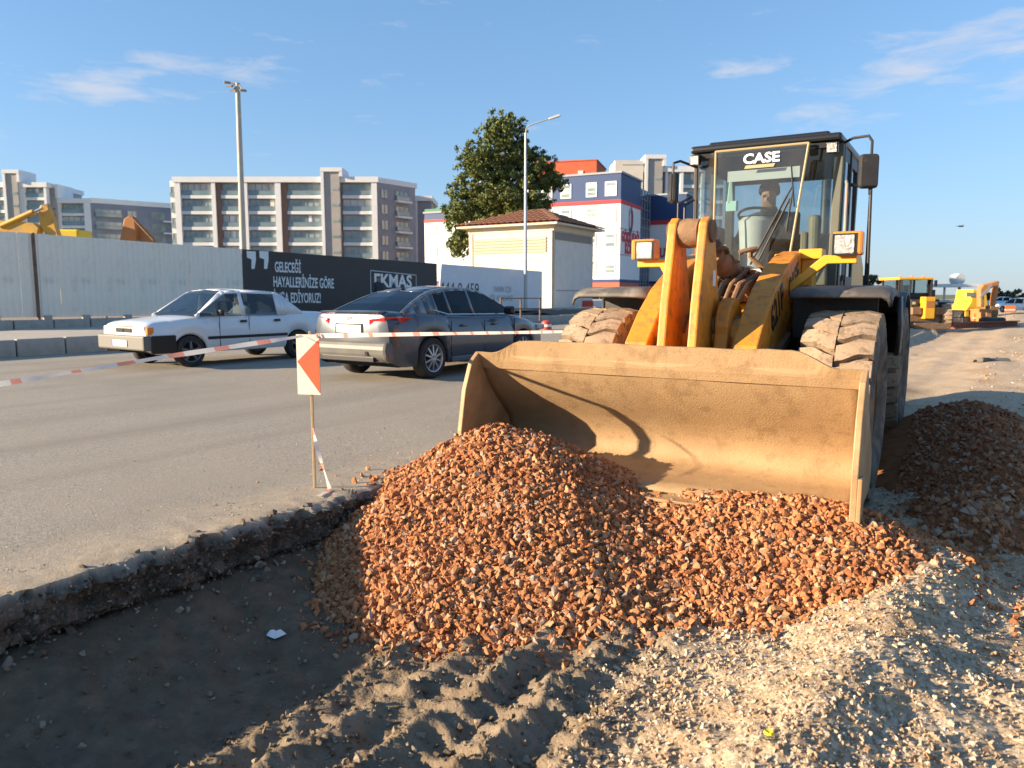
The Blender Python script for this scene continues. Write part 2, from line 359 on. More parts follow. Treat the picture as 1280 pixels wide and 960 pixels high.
def zonemat():
    M=bpy.data.materials.new('ground_soil_and_gravel'); M.use_nodes=True; N=M.node_tree.nodes; L=M.node_tree.links; P=N['Principled BSDF']; P.inputs['Roughness'].default_value=.95; P.inputs['Specular IOR Level'].default_value=.2
    at=N.new('ShaderNodeAttribute'); at.attribute_name='zone'; sp=N.new('ShaderNodeSeparateColor'); L.new(at.outputs['Color'],sp.inputs[0])
    tcn=N.new('ShaderNodeTexCoord'); co=tcn.outputs['Object']
    def nz(s,d=8,r=.65):
        n=N.new('ShaderNodeTexNoise'); n.inputs['Scale'].default_value=s; n.inputs['Detail'].default_value=d; n.inputs['Roughness'].default_value=r; L.new(co,n.inputs['Vector']); return n.outputs[0]
    def rp(f,cs):
        r=N.new('ShaderNodeValToRGB'); L.new(f,r.inputs[0]); e=r.color_ramp.elements
        while len(e)<len(cs): e.new(.5)
        for i,(p,c) in enumerate(cs): e[i].position=p; e[i].color=(*c,1)
        return r.outputs[0]
    def mix(f,a,b):
        x=N.new('ShaderNodeMix'); x.data_type='RGBA'; L.new(f,x.inputs[0]); L.new(a,x.inputs[6]); L.new(b,x.inputs[7]); return x.outputs[2]
    vor=N.new('ShaderNodeTexVoronoi'); vor.inputs['Scale'].default_value=62; L.new(co,vor.inputs['Vector'])
    vs_=N.new('ShaderNodeSeparateColor'); L.new(vor.outputs['Color'],vs_.inputs[0])
    grav=rp(vs_.outputs[0],[(0,(.28,.20,.125)),(.35,(.40,.30,.195)),(.7,(.49,.385,.265)),(1,(.58,.48,.36))])
    grav=mix(rp2(N,L,nz(2.3),.48,.68),grav,rp(nz(30),[(.3,(.27,.17,.09)),(.7,(.42,.285,.165))]))
    soil=rp(nz(5),[(.3,(.15,.110,.072)),(.5,(.205,.155,.105)),(.72,(.26,.205,.145))])
    bank=rp(nz(7),[(.3,(.095,.068,.044)),(.55,(.145,.106,.070)),(.75,(.20,.142,.088))])  # dark bank soil; on the trench floor it also stands in for shade
    far=rp(nz(1.1),[(.3,(.42,.295,.175)),(.48,(.53,.405,.275)),(.62,(.47,.31,.175)),(.75,(.36,.235,.13))])
    vor2=N.new('ShaderNodeTexVoronoi'); vor2.inputs['Scale'].default_value=16; L.new(co,vor2.inputs['Vector'])
    v2=N.new('ShaderNodeSeparateColor'); L.new(vor2.outputs['Color'],v2.inputs[0])
    far=mix(rp2(N,L,v2.outputs[1],.72,.9),far,rp(nz(9),[(.3,(.30,.22,.15)),(.7,(.55,.47,.37))]))
    green=rp(nz(.05),[(.3,(.10,.12,.05)),(.7,(.22,.2,.11))])
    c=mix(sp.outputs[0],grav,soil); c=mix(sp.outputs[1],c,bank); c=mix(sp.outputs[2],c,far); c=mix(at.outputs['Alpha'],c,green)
    L.new(c,P.inputs['Base Color'])
    b=N.new('ShaderNodeBump'); b.inputs['Strength'].default_value=.55; b.inputs['Distance'].default_value=.018
    ad=N.new('ShaderNodeMath'); ad.operation='ADD'; L.new(nz(38,6,.75),ad.inputs[0])
    mu=N.new('ShaderNodeMath'); mu.operation='MULTIPLY'; L.new(vor.outputs['Distance'],mu.inputs[0]); mu.inputs[1].default_value=-.5; L.new(mu.outputs[0],ad.inputs[1])
    L.new(ad.outputs[0],b.inputs['Height']); L.new(b.outputs[0],P.inputs['Normal'])
    return M
def rp2(N,L,f,a,b):
    r=N.new('ShaderNodeMapRange'); r.inputs[1].default_value=a; r.inputs[2].default_value=b; L.new(f,r.inputs[0]); return r.outputs[0]
M_ground=zonemat()
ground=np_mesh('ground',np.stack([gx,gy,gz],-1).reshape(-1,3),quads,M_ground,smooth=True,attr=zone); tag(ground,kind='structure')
# ---------------------------------------------------------------- road slab with the broken cut edge
def roadmat():
    M=bpy.data.materials.new('worn_asphalt'); M.use_nodes=True; N=M.node_tree.nodes; L=M.node_tree.links; P=N['Principled BSDF']; P.inputs['Roughness'].default_value=.88; P.inputs['Specular IOR Level'].default_value=.3
    at=N.new('ShaderNodeAttribute'); at.attribute_name='zone'; sp=N.new('ShaderNodeSeparateColor'); L.new(at.outputs['Color'],sp.inputs[0])
    tcn=N.new('ShaderNodeTexCoord'); co=tcn.outputs['Object']
    def nz(s,d=8,r=.65):
        n=N.new('ShaderNodeTexNoise'); n.inputs['Scale'].default_value=s; n.inputs['Detail'].default_value=d; n.inputs['Roughness'].default_value=r; L.new(co,n.inputs['Vector']); return n.outputs[0]
    def mixc(f,a,b):
        x=N.new('ShaderNodeMix'); x.data_type='RGBA'; L.new(f,x.inputs[0])
        for i,q in ((6,a),(7,b)):
            if isinstance(q,tuple): x.inputs[i].default_value=(*q,1)
            else: L.new(q,x.inputs[i])
        return x.outputs[2]
    v=N.new('ShaderNodeTexVoronoi'); v.inputs['Scale'].default_value=85; L.new(co,v.inputs['Vector']); vs_=N.new('ShaderNodeSeparateColor'); L.new(v.outputs['Color'],vs_.inputs[0])
    base=mixc(vs_.outputs[0],(.215,.19,.155),(.41,.37,.305))
    base=mixc(rp2(N,L,nz(.7),.4,.68),base,(.32,.285,.23))
    base=mixc(rp2(N,L,nz(.23,4),.52,.66),base,(.265,.235,.19))
    mp=N.new('ShaderNodeMapping'); mp.inputs['Rotation'].default_value=(0,0,-math.atan2(RD[1],RD[0])); L.new(co,mp.inputs[0]); mp2=N.new('ShaderNodeMapping'); mp2.inputs['Scale'].default_value=(.05,1.1,1); L.new(mp.outputs[0],mp2.inputs[0])
    sn=N.new('ShaderNodeTexNoise'); sn.inputs['Scale'].default_value=1.; sn.inputs['Detail'].default_value=5; L.new(mp2.outputs[0],sn.inputs['Vector']); base=mixc(rp2(N,L,sn.outputs[0],.50,.80),base,(.235,.205,.168))
    dustf=N.new('ShaderNodeMath'); dustf.operation='MULTIPLY_ADD'; dustf.use_clamp=True
    L.new(sp.outputs[0],dustf.inputs[0]); dustf.inputs[1].default_value=1.5; 
    sb=N.new('ShaderNodeMath'); sb.operation='MULTIPLY_ADD'; L.new(nz(3.2),sb.inputs[0]); sb.inputs[1].default_value=1.6; sb.inputs[2].default_value=-1.35; L.new(sb.outputs[0],dustf.inputs[2])
    base=mixc(dustf.outputs[0],base,mixc(rp2(N,L,nz(14),.35,.65),(.36,.275,.18),(.47,.385,.28)))
    v3=N.new('ShaderNodeTexVoronoi'); v3.inputs['Scale'].default_value=75; L.new(co,v3.inputs['Vector']); w3=N.new('ShaderNodeSeparateColor'); L.new(v3.outputs['Color'],w3.inputs[0])
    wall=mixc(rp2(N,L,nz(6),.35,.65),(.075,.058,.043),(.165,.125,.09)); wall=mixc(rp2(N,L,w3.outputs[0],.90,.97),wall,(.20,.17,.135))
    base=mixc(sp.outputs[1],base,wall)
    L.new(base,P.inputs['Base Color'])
    b=N.new('ShaderNodeBump'); b.inputs['Strength'].default_value=.6; b.inputs['Distance'].default_value=.012; L.new(nz(70,5,.75),b.inputs['Height']); L.new(b.outputs[0],P.inputs['Normal'])
    return M
M_road=roadmat()
tt=np.concatenate([np.arange(-14,-3,.25),np.arange(-3,9,.022),np.arange(9,20,.25),np.arange(20,320,10.)])
rows=[];zn=[]
ss=[-14.2,-10,-7,-5,-3.6,-2.6,-2,-1.6,-1.25,-1,-.8,-.64,-.5,-.4,-.32,-.25,-.19,-.14,-.1,-.065,-.035,-.012]
eo=edge_off(tt); near=(tt>-4)&(tt<10)
for s in ss:
    x,y=xy(s+eo*np.exp(min(0,s)*3),tt); z=.012*fbm(x*.5,y*.5,3)*(s>-14)+np.where(near,.010*fbm(x*9,y*9,3)*math.exp(s*1.5),0)
    z=z-np.where(near,.018*math.exp(s*22)*(1+fbm(tt*5,tt*0+s,2)),0)
    rows.append(np.stack([x,y,z],-1)); d=math.exp(s*1.35)
    zn.append(np.stack([np.full(len(tt),d),np.zeros(len(tt)),np.zeros(len(tt)),np.ones(len(tt))],-1))
for j,zz in enumerate([-.035,-.06,-.085,-.11,-.14,-.17,-.20,-.235,-.27,-.33]):
    off=.012+.075*fbm(tt*6,tt*0+zz*16,4,.65)+.055*fbm(tt*22,tt*0+zz*60,3)-.055*sstep(np.array(-zz),.17,.30)+.02*math.sin(j*1.3)
    x,y=xy(eo+off,tt); rows.append(np.stack([x,y,np.full(len(tt),zz)+.012*fbm(tt*9,tt*0+j,2)-.02*fbm(tt*2,tt*0+3,2)],-1))
    zn.append(np.stack([np.zeros(len(tt)),np.full(len(tt),.75 if j==0 else 1.),np.zeros(len(tt)),np.ones(len(tt))],-1))
V=np.stack(rows,1); n1_,n2_=V.shape[:2]; ix=np.arange(n1_*n2_).reshape(n1_,n2_)
q=np.stack([ix[:-1,:-1],ix[:-1,1:],ix[1:,1:],ix[1:,:-1]],-1).reshape(-1,4)[:,::-1]
road=np_mesh('road',V.reshape(-1,3),q,M_road,smooth=True,attr=np.stack(zn,1).reshape(-1,4)); tag(road,kind='structure')
road.data.polygons.foreach_set('use_smooth',np.tile(np.arange(n2_-1)<len(ss)-2,n1_-1))
# ---------------------------------------------------------------- stones
def hull(npts,flat,seed):
    r=np.random.default_rng(seed); p=r.normal(size=(npts,3)); p/=np.linalg.norm(p,axis=1)[:,None]; p*=r.uniform(.72,1.05,(npts,1)); p*=np.array([1.15,.9,flat])
    bm=bmesh.new(); vv=[bm.verts.new(a) for a in p]; bmesh.ops.convex_hull(bm,input=vv)
    for v in [v for v in bm.verts if not v.link_faces]: bm.verts.remove(v)
    bm.verts.index_update(); bmesh.ops.triangulate(bm,faces=bm.faces)
    a=np.array([v.co[:] for v in bm.verts]); f=np.array([[v.index for v in t.verts] for t in bm.faces]); bm.free(); return a,f
TPL=[hull(11,.72,i) for i in range(8)]; TPS=[hull(9,.85,50+i) for i in range(6)]
def rotm(n):
    q=rng.normal(size=(n,4)); q/=np.linalg.norm(q,axis=1)[:,None]; w,x,y,z=q.T
    return np.stack([1-2*(y*y+z*z),2*(x*y-z*w),2*(x*z+y*w),2*(x*y+z*w),1-2*(x*x+z*z),2*(y*z-x*w),2*(x*z-y*w),2*(y*z+x*w),1-2*(x*x+y*y)],-1).reshape(n,3,3)
def scatter(name,pos,rad,tpl,material,parent=None):
    vs=[];fs=[];o=0; k=rng.integers(0,len(tpl),len(pos)); Rm=rotm(len(pos))
    for i,(a,f) in enumerate(tpl):
        m=np.where(k==i)[0]
        if not len(m): continue
        v=np.einsum('nij,vj->nvi',Rm[m],a)*rad[m][:,None,None]+pos[m][:,None,:]
        ff=(f[None]+(np.arange(len(m))*len(a))[:,None,None]+o); vs.append(v.reshape(-1,3)); fs.append(ff.reshape(-1,3)); o+=len(m)*len(a)
    ob=np_mesh(name,np.concatenate(vs),np.concatenate(fs),material,parent); tag(ob,kind='stuff'); return ob
REDS=[(.37,.145,.058),(.44,.19,.083),(.29,.115,.05),(.49,.24,.11),(.40,.165,.068),(.54,.31,.165),(.33,.155,.085),(.42,.17,.07),(.41,.31,.23),(.24,.09,.04),(.47,.245,.115),(.35,.13,.052),(.45,.20,.09),(.31,.12,.05)]
M_stones=mat('red_stone',(.3,.15,.08),c2=(.40,.18,.08),island=REDS,rough=.95,scale=14,bump=.35,bscale=70,spec=.2)
M_mound=mat('red_fines',(.22,.088,.036),(.30,.125,.052),rough=1,scale=9,bump=.8,bscale=45,spec=.1)
GR=[(.36,.275,.185),(.44,.345,.245),(.51,.42,.315),(.28,.205,.135),(.40,.29,.18),(.47,.375,.27),(.37,.22,.115),(.55,.47,.37),(.41,.32,.225),(.32,.235,.155)]
M_grav=mat('grey_gravel',(.4,.36,.32),island=GR,rough=.95,scale=10,spec=.2)
M_clod=mat('soil_clod',(.14,.1,.07),island=[(.17,.128,.086),(.22,.168,.115),(.14,.105,.07),(.29,.235,.17)],rough=1,scale=10,bump=.5,bscale=60,spec=.1)
BRM=[mat('stone_tone_%d'%i,c,tuple(x*.8 for x in c),rough=.95,scale=18,bump=.35,bscale=70,spec=.2) for i,c in enumerate([REDS[1],REDS[3],REDS[5],REDS[8],REDS[10]])]
def heightmesh(name,fn,x0,x1,y0,y1,st_,base,material,parent):
    X,Y=np.meshgrid(np.arange(x0,x1,st_),np.arange(y0,y1,st_)); Z=fn(X,Y); B=base(X,Y); keep=Z>B-.05; ny,nx=X.shape
    Z=np.maximum(Z,B-.08); i=np.arange(ny*nx).reshape(ny,nx); qd=np.stack([i[:-1,:-1],i[:-1,1:],i[1:,1:],i[1:,:-1]],-1).reshape(-1,4)
    kq=keep.ravel()[qd].any(1); qd=qd[kq]; u,iv=np.unique(qd,return_inverse=True); P=np.stack([X,Y,Z],-1).reshape(-1,3)[u]
    return np_mesh(name,P,iv.reshape(-1,4),material,parent,smooth=True)
def base_h(x,y):
    s,t=st(x,y); s=s-edge_off(t); return np.where(s<-.02,0.,terr(x,y))
def bucket_free(x,y):      # outside the steel of the bucket and in front of its back
    lx=(x-LO.x)*LU.x+(y-LO.y)*LU.y; ly=(x-LO.x)*LB.x+(y-LO.y)*LB.y
    return (ly<-1.25)&~((np.abs(np.abs(lx)-1.33)<.035)&(ly>-1.98))
def make_pile(name,label,fn,box,n,rmin,rmax,nbig,free=None,mnd=M_mound,stm=M_stones,brm=BRM):
    x0,x1,y0,y1=box; c=(x0+x1)/2,(y0+y1)/2
    root=thing(name,label,'rubble pile')
    heightmesh('mound',fn,x0,x1,y0,y1,.03,base_h,mnd,root)
    X=rng.uniform(x0,x1,n*3); Y=rng.uniform(y0,y1,n*3); Z=fn(X,Y); Bh=base_h(X,Y)
    edge=Z-Bh; ok=(edge>-.01)|((edge>-.10)&(rng.random(len(X))<.22*np.exp(edge*18)))
    if free is not None: ok&=free(X,Y)
    X,Y,Z,Bh=X[ok][:n],Y[ok][:n],Z[ok][:n],Bh[ok][:n]; Z=np.maximum(Z,Bh)
    r=rmin+(rmax-rmin)*rng.random(len(X))**2.7
    o=np.argsort(-r/np.maximum(1.5,np.hypot(X,Y))); bigi=o[:nbig]; rest=o[nbig:]
    pos=np.stack([X,Y,Z+r*rng.uniform(-.25,.55,len(r))],-1)
    scatter('loose_stones',pos[rest],r[rest],TPL,stm,root)
    ms=[]
    for a,f in TPL:
        for m_ in brm:
            me=bpy.data.meshes.new('stone'); me.from_pydata([tuple(q) for q in a],[],[tuple(int(k) for k in q) for q in f]); me.materials.append(m_); ms.append(me)
    for i in bigi:
        ob=link('stone',ms[random.randrange(len(ms))],root); ob.location=pos[i]; ob.rotation_euler=[random.uniform(0,6.28) for _ in range(3)]; s=r[i]; ob.scale=(s*1.1,s,s)
    return root
make_pile('rubble_pile','broad heap of orange red crushed stone spilling in front of the loader bucket',pile,(-1.9,3.1,2.6,6.6),47000,.0055,.034,300,bucket_free)
def heap_free(x,y):
    lx=(x-LO.x)*LU.x+(y-LO.y)*LU.y; return lx>1.42
HB=[(.29,.115,.052),(.34,.14,.064),(.24,.095,.044),(.38,.185,.095),(.38,.27,.19),(.31,.12,.055),(.26,.105,.05),(.34,.15,.07),(.30,.12,.055)]
M_hstone=mat('brown_red_stone',(.3,.15,.08),c2=(.30,.16,.09),island=HB,rough=.95,scale=14,bump=.35,bscale=70,spec=.2)
make_pile('rubble_pile','low dark red brown ridge of stones beside the loader right wheels',heap,(1.9,6.6,3.6,9.6),19000,.007,.042,200,heap_free,stm=M_hstone,brm=[BRM[0],BRM[3],BRM[4]])
# loose gravel, clods, crumbs on the asphalt edge
def region(n,r0,r1,a0,a1):
    r=r0*(r1/r0)**rng.random(n); a=np.radians(rng.uniform(a0,a1,n)); return np.sin(a)*r,np.cos(a)*r
x,y=region(54000,2.0,10,-12,42); s,t=st(x,y); wb=.35*fbm(x*1.1,y*1.1,3)
lxx=(x-LO.x)*LU.x+(y-LO.y)*LU.y
dens=.55+.9*np.clip(fbm(x*1.7+3,y*1.7,3)+.2,-.4,.6)
ok=(s+wb>2.05+.6*rng.random(len(x))**2)&(rng.random(len(x))<dens)&(pile(x,y)<terr(x,y)+.02)&~((lxx<1.3)&(y>5.2))
x,y=x[ok],y[ok]; r=(.0042+.011*rng.random(len(x))**3.2)*(1+.05*np.hypot(x,y))
scatter('loose_gravel',np.stack([x,y,terr(x,y)+r*.3],-1),r,TPS,M_grav)
x,y=region(27000,2.0,6,-42,12); s,t=st(x,y); s=s-edge_off(t)
ok=(s>.05)&(s<2.5)&(pile(x,y)<terr(x,y)+.02)&(rng.random(len(x))<np.where(s>1.05,.7,np.where(s<.6,.30,.22)))
x,y=x[ok],y[ok]; r=.0025+.021*rng.random(len(x))**7
scatter('soil_clods',np.stack([x,y,terr(x,y)+r*.25],-1),r,TPL,M_clod)
x,y=region(30000,3.0,8,-42,0); s,t=st(x,y); s=s-edge_off(t)
ok=(s<-.01)&(rng.random(len(x))<np.exp(s*1.9)*np.clip(.5+1.6*fbm(x*2,y*2,3),.05,1))
x,y=x[ok],y[ok]; r=.002+.007*rng.random(len(x))**3.5
scatter('road_crumbs',np.stack([x,y,-.02*np.exp(np.minimum(0,st(x,y)[0])*9)+.004+r*.2],-1),r,TPS,M_grav)
n_=420; t=rng.uniform(-2.6,4.6,n_); s_=edge_off(t)+np.where(rng.random(n_)<.35,rng.normal(-.03,.03,n_),np.abs(rng.normal(.05,.06,n_))+.02); x,y=xy(s_,t); zc=np.where(s_<edge_off(t)+.005,-.012,terr(x,y)); r=.008+.030*rng.random(n_)**3
ok=pile(x,y)<zc+.02; scatter('asphalt_crumbs',np.stack([x,y,zc+r*.35],-1)[ok],r[ok],TPL,mat('asphalt_chunk',(.15,.12,.1),island=[(.16,.135,.11),(.22,.185,.145),(.12,.095,.075),(.30,.255,.20)],rough=.95,bump=.5,bscale=60,spec=.2))
x,y=region(16000,8.5,38,18,42); s,t=st(x,y); ok=(s>3)&(rng.random(len(x))<.15+.9*np.clip(fbm(x*.8,y*.8,3)+.15,0,.8))&(heap(x,y)<terr(x,y)); x,y=x[ok],y[ok]; r=(.004+.012*rng.random(len(x))**4)*(1+.07*y)
scatter('far_gravel',np.stack([x,y,terr(x,y)+r*.2],-1),r,TPS,mat('tan_gravel',(.4,.3,.2),island=[(.42,.31,.20),(.50,.39,.27),(.33,.22,.13),(.56,.47,.36),(.38,.24,.13)],rough=.95,spec=.2))
# aggregate showing in the cut face
n_=6500; t=rng.uniform(-2.9,4.9,n_); zc=-.03-.215*rng.random(n_); s_=edge_off(t)+.012+.075*fbm(t*6,t*0+zc*16,4,.65)+.02-.055*sstep(-zc,.17,.30); x,y=xy(s_,t); r=.004+.016*rng.random(n_)**3
ok=pile(x,y)<zc+.02; scatter('edge_aggregate',np.stack([x,y,zc],-1)[ok],r[ok],TPL,mat('dark_aggregate',(.1,.08,.06),island=[(.085,.067,.052),(.12,.095,.072),(.16,.13,.10),(.07,.055,.042),(.10,.08,.06),(.22,.185,.145)],rough=.95,bump=.4,bscale=60,spec=.2))
# orange stones that rolled onto the asphalt beside the marker
for i,(px,py,rr) in enumerate([(402,588,.022),(444,604,.03),(427,612,.016),(420,596,.014),(452,596,.028),(460,588,.03),(470,598,.026),(322,604,.012)]):
    a,f=TPL[i%8]; p=G(px,py,0); me=bpy.data.meshes.new('rolled_stone'); me.from_pydata([tuple(q) for q in a],[],[tuple(int(k) for k in q) for q in f]); me.materials.append(BRM[i%3])
    o=link('rolled_stone',me); o.location=(p.x,p.y,rr*.45); o.scale=(rr,rr,rr); o.rotation_euler=(i,i*2,i*3)
    tag(o,'small orange stone rolled onto the asphalt near the marker stick','stone','orange stones on the asphalt')
for i,(px,py,rr) in enumerate([(503,775,.032),(172,797,.012),(500,757,.03),(440,846,.012),(310,795,.011),(562,768,.018),(588,800,.02),(336,746,.009)]):
    p=G(px,py,-.4); z=float(terr(np.array([p.x]),np.array([p.y]))[0]); a,f=TPL[(i+3)%8]; me=bpy.data.meshes.new('pale_stone'); me.from_pydata([tuple(q) for q in a],[],[tuple(int(k) for k in q) for q in f]); me.materials.append(BRM[3])
    o=link('pale_stone',me); o.location=(p.x,p.y,z+rr*.4); o.scale=(rr,rr*.8,rr*.8); o.rotation_euler=(i,i*2,i*3)
    tag(o,'pale stone lying on the bare soil of the trench','stone','pale stones in the trench')
# ================================================================ wheel loader
wl=thing('wheel_loader','muddy yellow wheel loader pushing its wide bucket into the stone heap','wheel loader',LO,-PSI)
def big_wheel(name,x,y,side,R=.75,W=.52):
    h=W/2; m=MB()
    m.lathe([(.0,side*.05),(.12,side*.08),(.14,side*.16),(.24,side*.14),(.27,side*.07),(.33,side*.10),(.36,side*.2),(.385,side*.225),(.385,-side*.2),(.30,-side*.2),(.0,-side*.15)],40)
    for k in range(10):
        w=k*.628; m.lathe([(0,side*.19),(.022,side*.19),(.022,side*.13)],6,c=(0,.19*math.cos(w),.19*math.sin(w)))
    wh=m.build(name,M_rim,wl,smooth=True,loc=(x,y,R-.01))
    t=MB(); prof=[(.36,-h*.82),(.42,-h*.95),(.50,-h*1.04),(.58,-h*1.05),(.645,-h*.99),(.69,-h*.86),(.705,-h*.5),(.708,0),(.705,h*.5),(.69,h*.86),(.645,h*.99),(.58,h*1.05),(.50,h*1.04),(.42,h*.95),(.36,h*.82)]
    t.lathe([(a*R/.75,b) for a,b in prof],64)
    n=25
    for k in range(n):
        for sd in (-1,1):
            th0=2*math.pi*k/n+(0 if sd<0 else math.pi/n)
            hs=[.98*h,.60*h,.20*h,.02*h]; off=[0,.015,.09,.105]; wd=[.178,.19,.188,.18]
            jj=random.uniform(-.008,.008)
            top=[];bot=[]
            for hh,of,w in zip(hs,off,wd):
                for e in (-.5,.5):
                    a=th0+of+e*w+jj; rt=(.752 if abs(hh)<.9*h else .728)*R/.75; rb=.69*R/.75 if abs(hh)<.9*h else .64*R/.75
                    a2=th0+of+e*w*1.05+jj
                    top.append((sd*hh,rt*math.cos(a),rt*math.sin(a))); bot.append((sd*hh,rb*math.cos(a2),rb*math.sin(a2)))
            nn=len(top); fs=[]
            for i in range(3):
                fs.append((2*i,2*i+1,2*i+3,2*i+2)); fs.append((2*i,2*i+2,nn+2*i+2,nn+2*i)); fs.append((2*i+1,nn+2*i+1,nn+2*i+3,2*i+3))
            fs+=[(0,nn,nn+1,1),(6,7,nn+7,nn+6)]
            t.add(top+bot,fs,1)
    t.build('tyre',[M_tyre,M_tread],wh,smooth=30,bevel=0)
    h_=MB(); h_.lathe([(0,side*.21),(.08,side*.20),(.10,side*.13),(.12,side*.08)],20); h_.build('hub',M_mud,wh,smooth=True)
    return wh
for nm,x,y,s in (('wheel',1.01,0,1),('wheel',-1.01,0,-1),('wheel',1.01,3.0,1),('wheel',-1.01,3.0,-1)): big_wheel(nm,x,y,s)
# ---- bucket
BP=[(-1.75,1.17),(-1.71,1.075),(-1.63,.955),(-1.53,.845),(-1.42,.745),(-1.33,.645),(-1.285,.545),(-1.295,.46),(-1.36,.405),(-1.5,.385),(-1.75,.37),(-1.93,.355)]
m=MB(); xs=np.linspace(-1.315,1.315,41)
m.grid([[(x,p[0]+.004*math.sin(x*7+p[1]*9),p[1]) for x in xs] for p in BP])
bucket=m.build('bucket',M_steel,wl,smooth=55,solid=.022)
for sd in (-1,1):
    m=MB(); poly=[(-1.76,1.19),(-1.86,1.12),(-1.95,.92),(-2.01,.62),(-2.02,.33)]+[(p[0]+.02,p[1]-.012) for p in BP[::-1][1:-1]]
    m.prism(poly,sd*1.315,sd*1.352); m.build('side_plate',M_steel2,bucket,bevel=.006)
    m=MB(); m.prism([(-2.04,.33),(-2.025,.60),(-1.92,.60),(-1.9,.33)],sd*1.3525,sd*1.375); m.build('side_cutter',M_steel2,bucket,bevel=.004)
m=MB(); m.prism([(-2.05,.335),(-1.72,.36),(-1.72,.338),(-2.05,.315)],-1.36,1.36); m.build('cutting_edge',M_steel2,bucket,bevel=.003)
m=MB(); gx_=np.linspace(-1.335,1.335,60); top=[];bot=[]
for x in gx_:
    zt=1.185+.095*(1-sstep(abs(x),.93,1.2))+.010*fbm(np.array(x*5.),np.array(2.2),3); top.append((x,-1.770-.004*math.sin(x*5),float(zt))); bot.append((x,-1.720,1.068))
m.grid([bot,[(x,-1.742,1.125) for x in gx_],top]); m.build('spill_guard',M_steel,bucket,solid=.016)
for x in (-.465,.465,-.02):
    m=MB(); m.prism([(-1.28,.83),(-1.06,.95),(-.96,.8),(-.98,.42),(-1.12,.36),(-1.17,.5),(-1.18,.62),(-1.24,.74)] if abs(x)>.2 else [(-1.46,.96),(-1.3,1.05),(-1.08,.98),(-1.08,.75),(-1.20,.76),(-1.35,.88)],x-.03,x+.03); m.build('hinge_bracket',M_yel,bucket,bevel=.004)
# ---- lift arms
AP=[(1.08,1.72),(1.05,1.9),(.95,1.99),(.82,2.01),(.5,1.96),(.1,1.84),(-.3,1.66),(-.6,1.46),(-.85,1.24),(-.98,.95),(-1.10,.66),(-1.11,.46),(-1.03,.39),(-.94,.42),(-.76,.75),(-.5,.95),(0,1.12),(.5,1.36),(.9,1.6)]
arms=[]
for sd in (-1,1):
    m=MB(); m.prism(AP,sd*.33,sd*.52); a=m.build('lift_arm',M_yel,wl,bevel=.012); arms.append(a)
    for (y,z) in ((-1.02,.5),(.95,1.87),(-.45,1.15)):
        b=MB(); b.lathe([(0,sd*.555),(.07,sd*.555),(.075,sd*.52),(.075,sd*.325),(.07,sd*.30),(0,sd*.30)],20,c=(0,y,z)); b.build('pin',M_mud,a,smooth=True)
    b=MB(); b.tube([(sd*.64,.55,.78),(sd*.62,-.02,.98)],.075,14); b.tube([(sd*.62,-.02,.98),(sd*.60,-.48,1.14)],.04,10,mi=1); b.build('lift_cylinder',[M_black,M_rod],wl,smooth=True)
text('621F',.30,arms[1],frame((.522,-.22,1.50),(0,.80,.42),(0,-.42,.80)),M_text_black,sx=.8,ext=.002,bold=.006)
text('CASE',.26,arms[1],frame((.522,.42,1.72),(0,.90,.42),(0,-.42,.90)),M_text_black,sx=.75,ext=.002,bold=.008)
m=MB(); m.lathe([(0,-.4),(.15,-.4),(.15,.4),(0,.4)],28,c=(0,-.52,1.28)); ct=m.build('cross_tube',M_yel,wl,smooth=True)
for x0 in (-.27,.17):
    m=MB(); rp_=[(-.52+.23*math.cos(w),1.36+.23*math.sin(w)) for w in np.linspace(-.5,math.pi+.2,16)]+[(-.78,1.15),(-.3,1.1)]
    m.prism(rp_,x0,x0+.10); p=m.build('pivot_bracket',M_yel,wl,bevel=.012)
    b=MB(); b.lathe([(0,x0+.135),(.075,x0+.135),(.085,x0+.1),(.085,x0-.01),(0,x0-.03)],20,c=(0,-.5,1.37)); b.build('pin',M_mud,p,smooth=True)
BK=[(-1.0,.92),(-.64,.92),(-.48,1.25),(-.50,1.55),(-.60,1.9),(-.655,2.08),(-.69,2.16),(-.75,2.195),(-.81,2.195),(-.87,2.15),(-.895,2.07),(-.93,1.9),(-1.02,1.55),(-1.08,1.2),(-1.08,1.02)]
bkp=None
for x0,x1 in ((-.175,-.105),(.06,.13)):
    m=MB(); m.prism(BK,x0,x1); b=m.build('tilt_lever',M_yel,wl,bevel=.014); bkp=b
    for (y,z,r) in ((-.77,2.09,.085),(-.60,1.37,.09),(-.85,1.0,.07)):
        c=MB(); c.lathe([(0,x1+.02),(r,x1+.02),(r,x0-.02),(0,x0-.02)],20,c=(0,y,z)); c.build('pin',M_mud,b,smooth=True)
m=MB(); m.box((.131,-.66,1.74),(.004,.07,.12)); m.build('warning_sticker',M_white,bkp)
m=MB(); m.lathe([(0,-.11),(.10,-.11),(.115,-.03),(.105,.065),(0,.065)],18,c=(-.02,-.77,2.08)); m.build('rod_eye',M_mud,wl,smooth=True)
m=MB(); m.prism([(-.95,1.05),(-.8,1.1),(-.8,.95),(-1.05,.72),(-1.18,.72),(-1.2,.85)],-.09,.04); m.build('tilt_link',M_mud,wl,bevel=.01)
m=MB(); m.tube([(-.02,-.75,2.07),(-.02,-.28,1.96)],.045,12,mi=1); m.tube([(-.02,-.3,1.965),(-.02,.8,1.70)],.10,16); m.lathe([(.0,-.0),(.115,0),(.115,.06),(0,.06)],16,axis='y',c=(-.02,-.33,1.975))
tcyl=m.build('tilt_cylinder',[M_mud,M_rod],wl,smooth=True)
m=MB()   # dried mud lumps stuck on the linkage
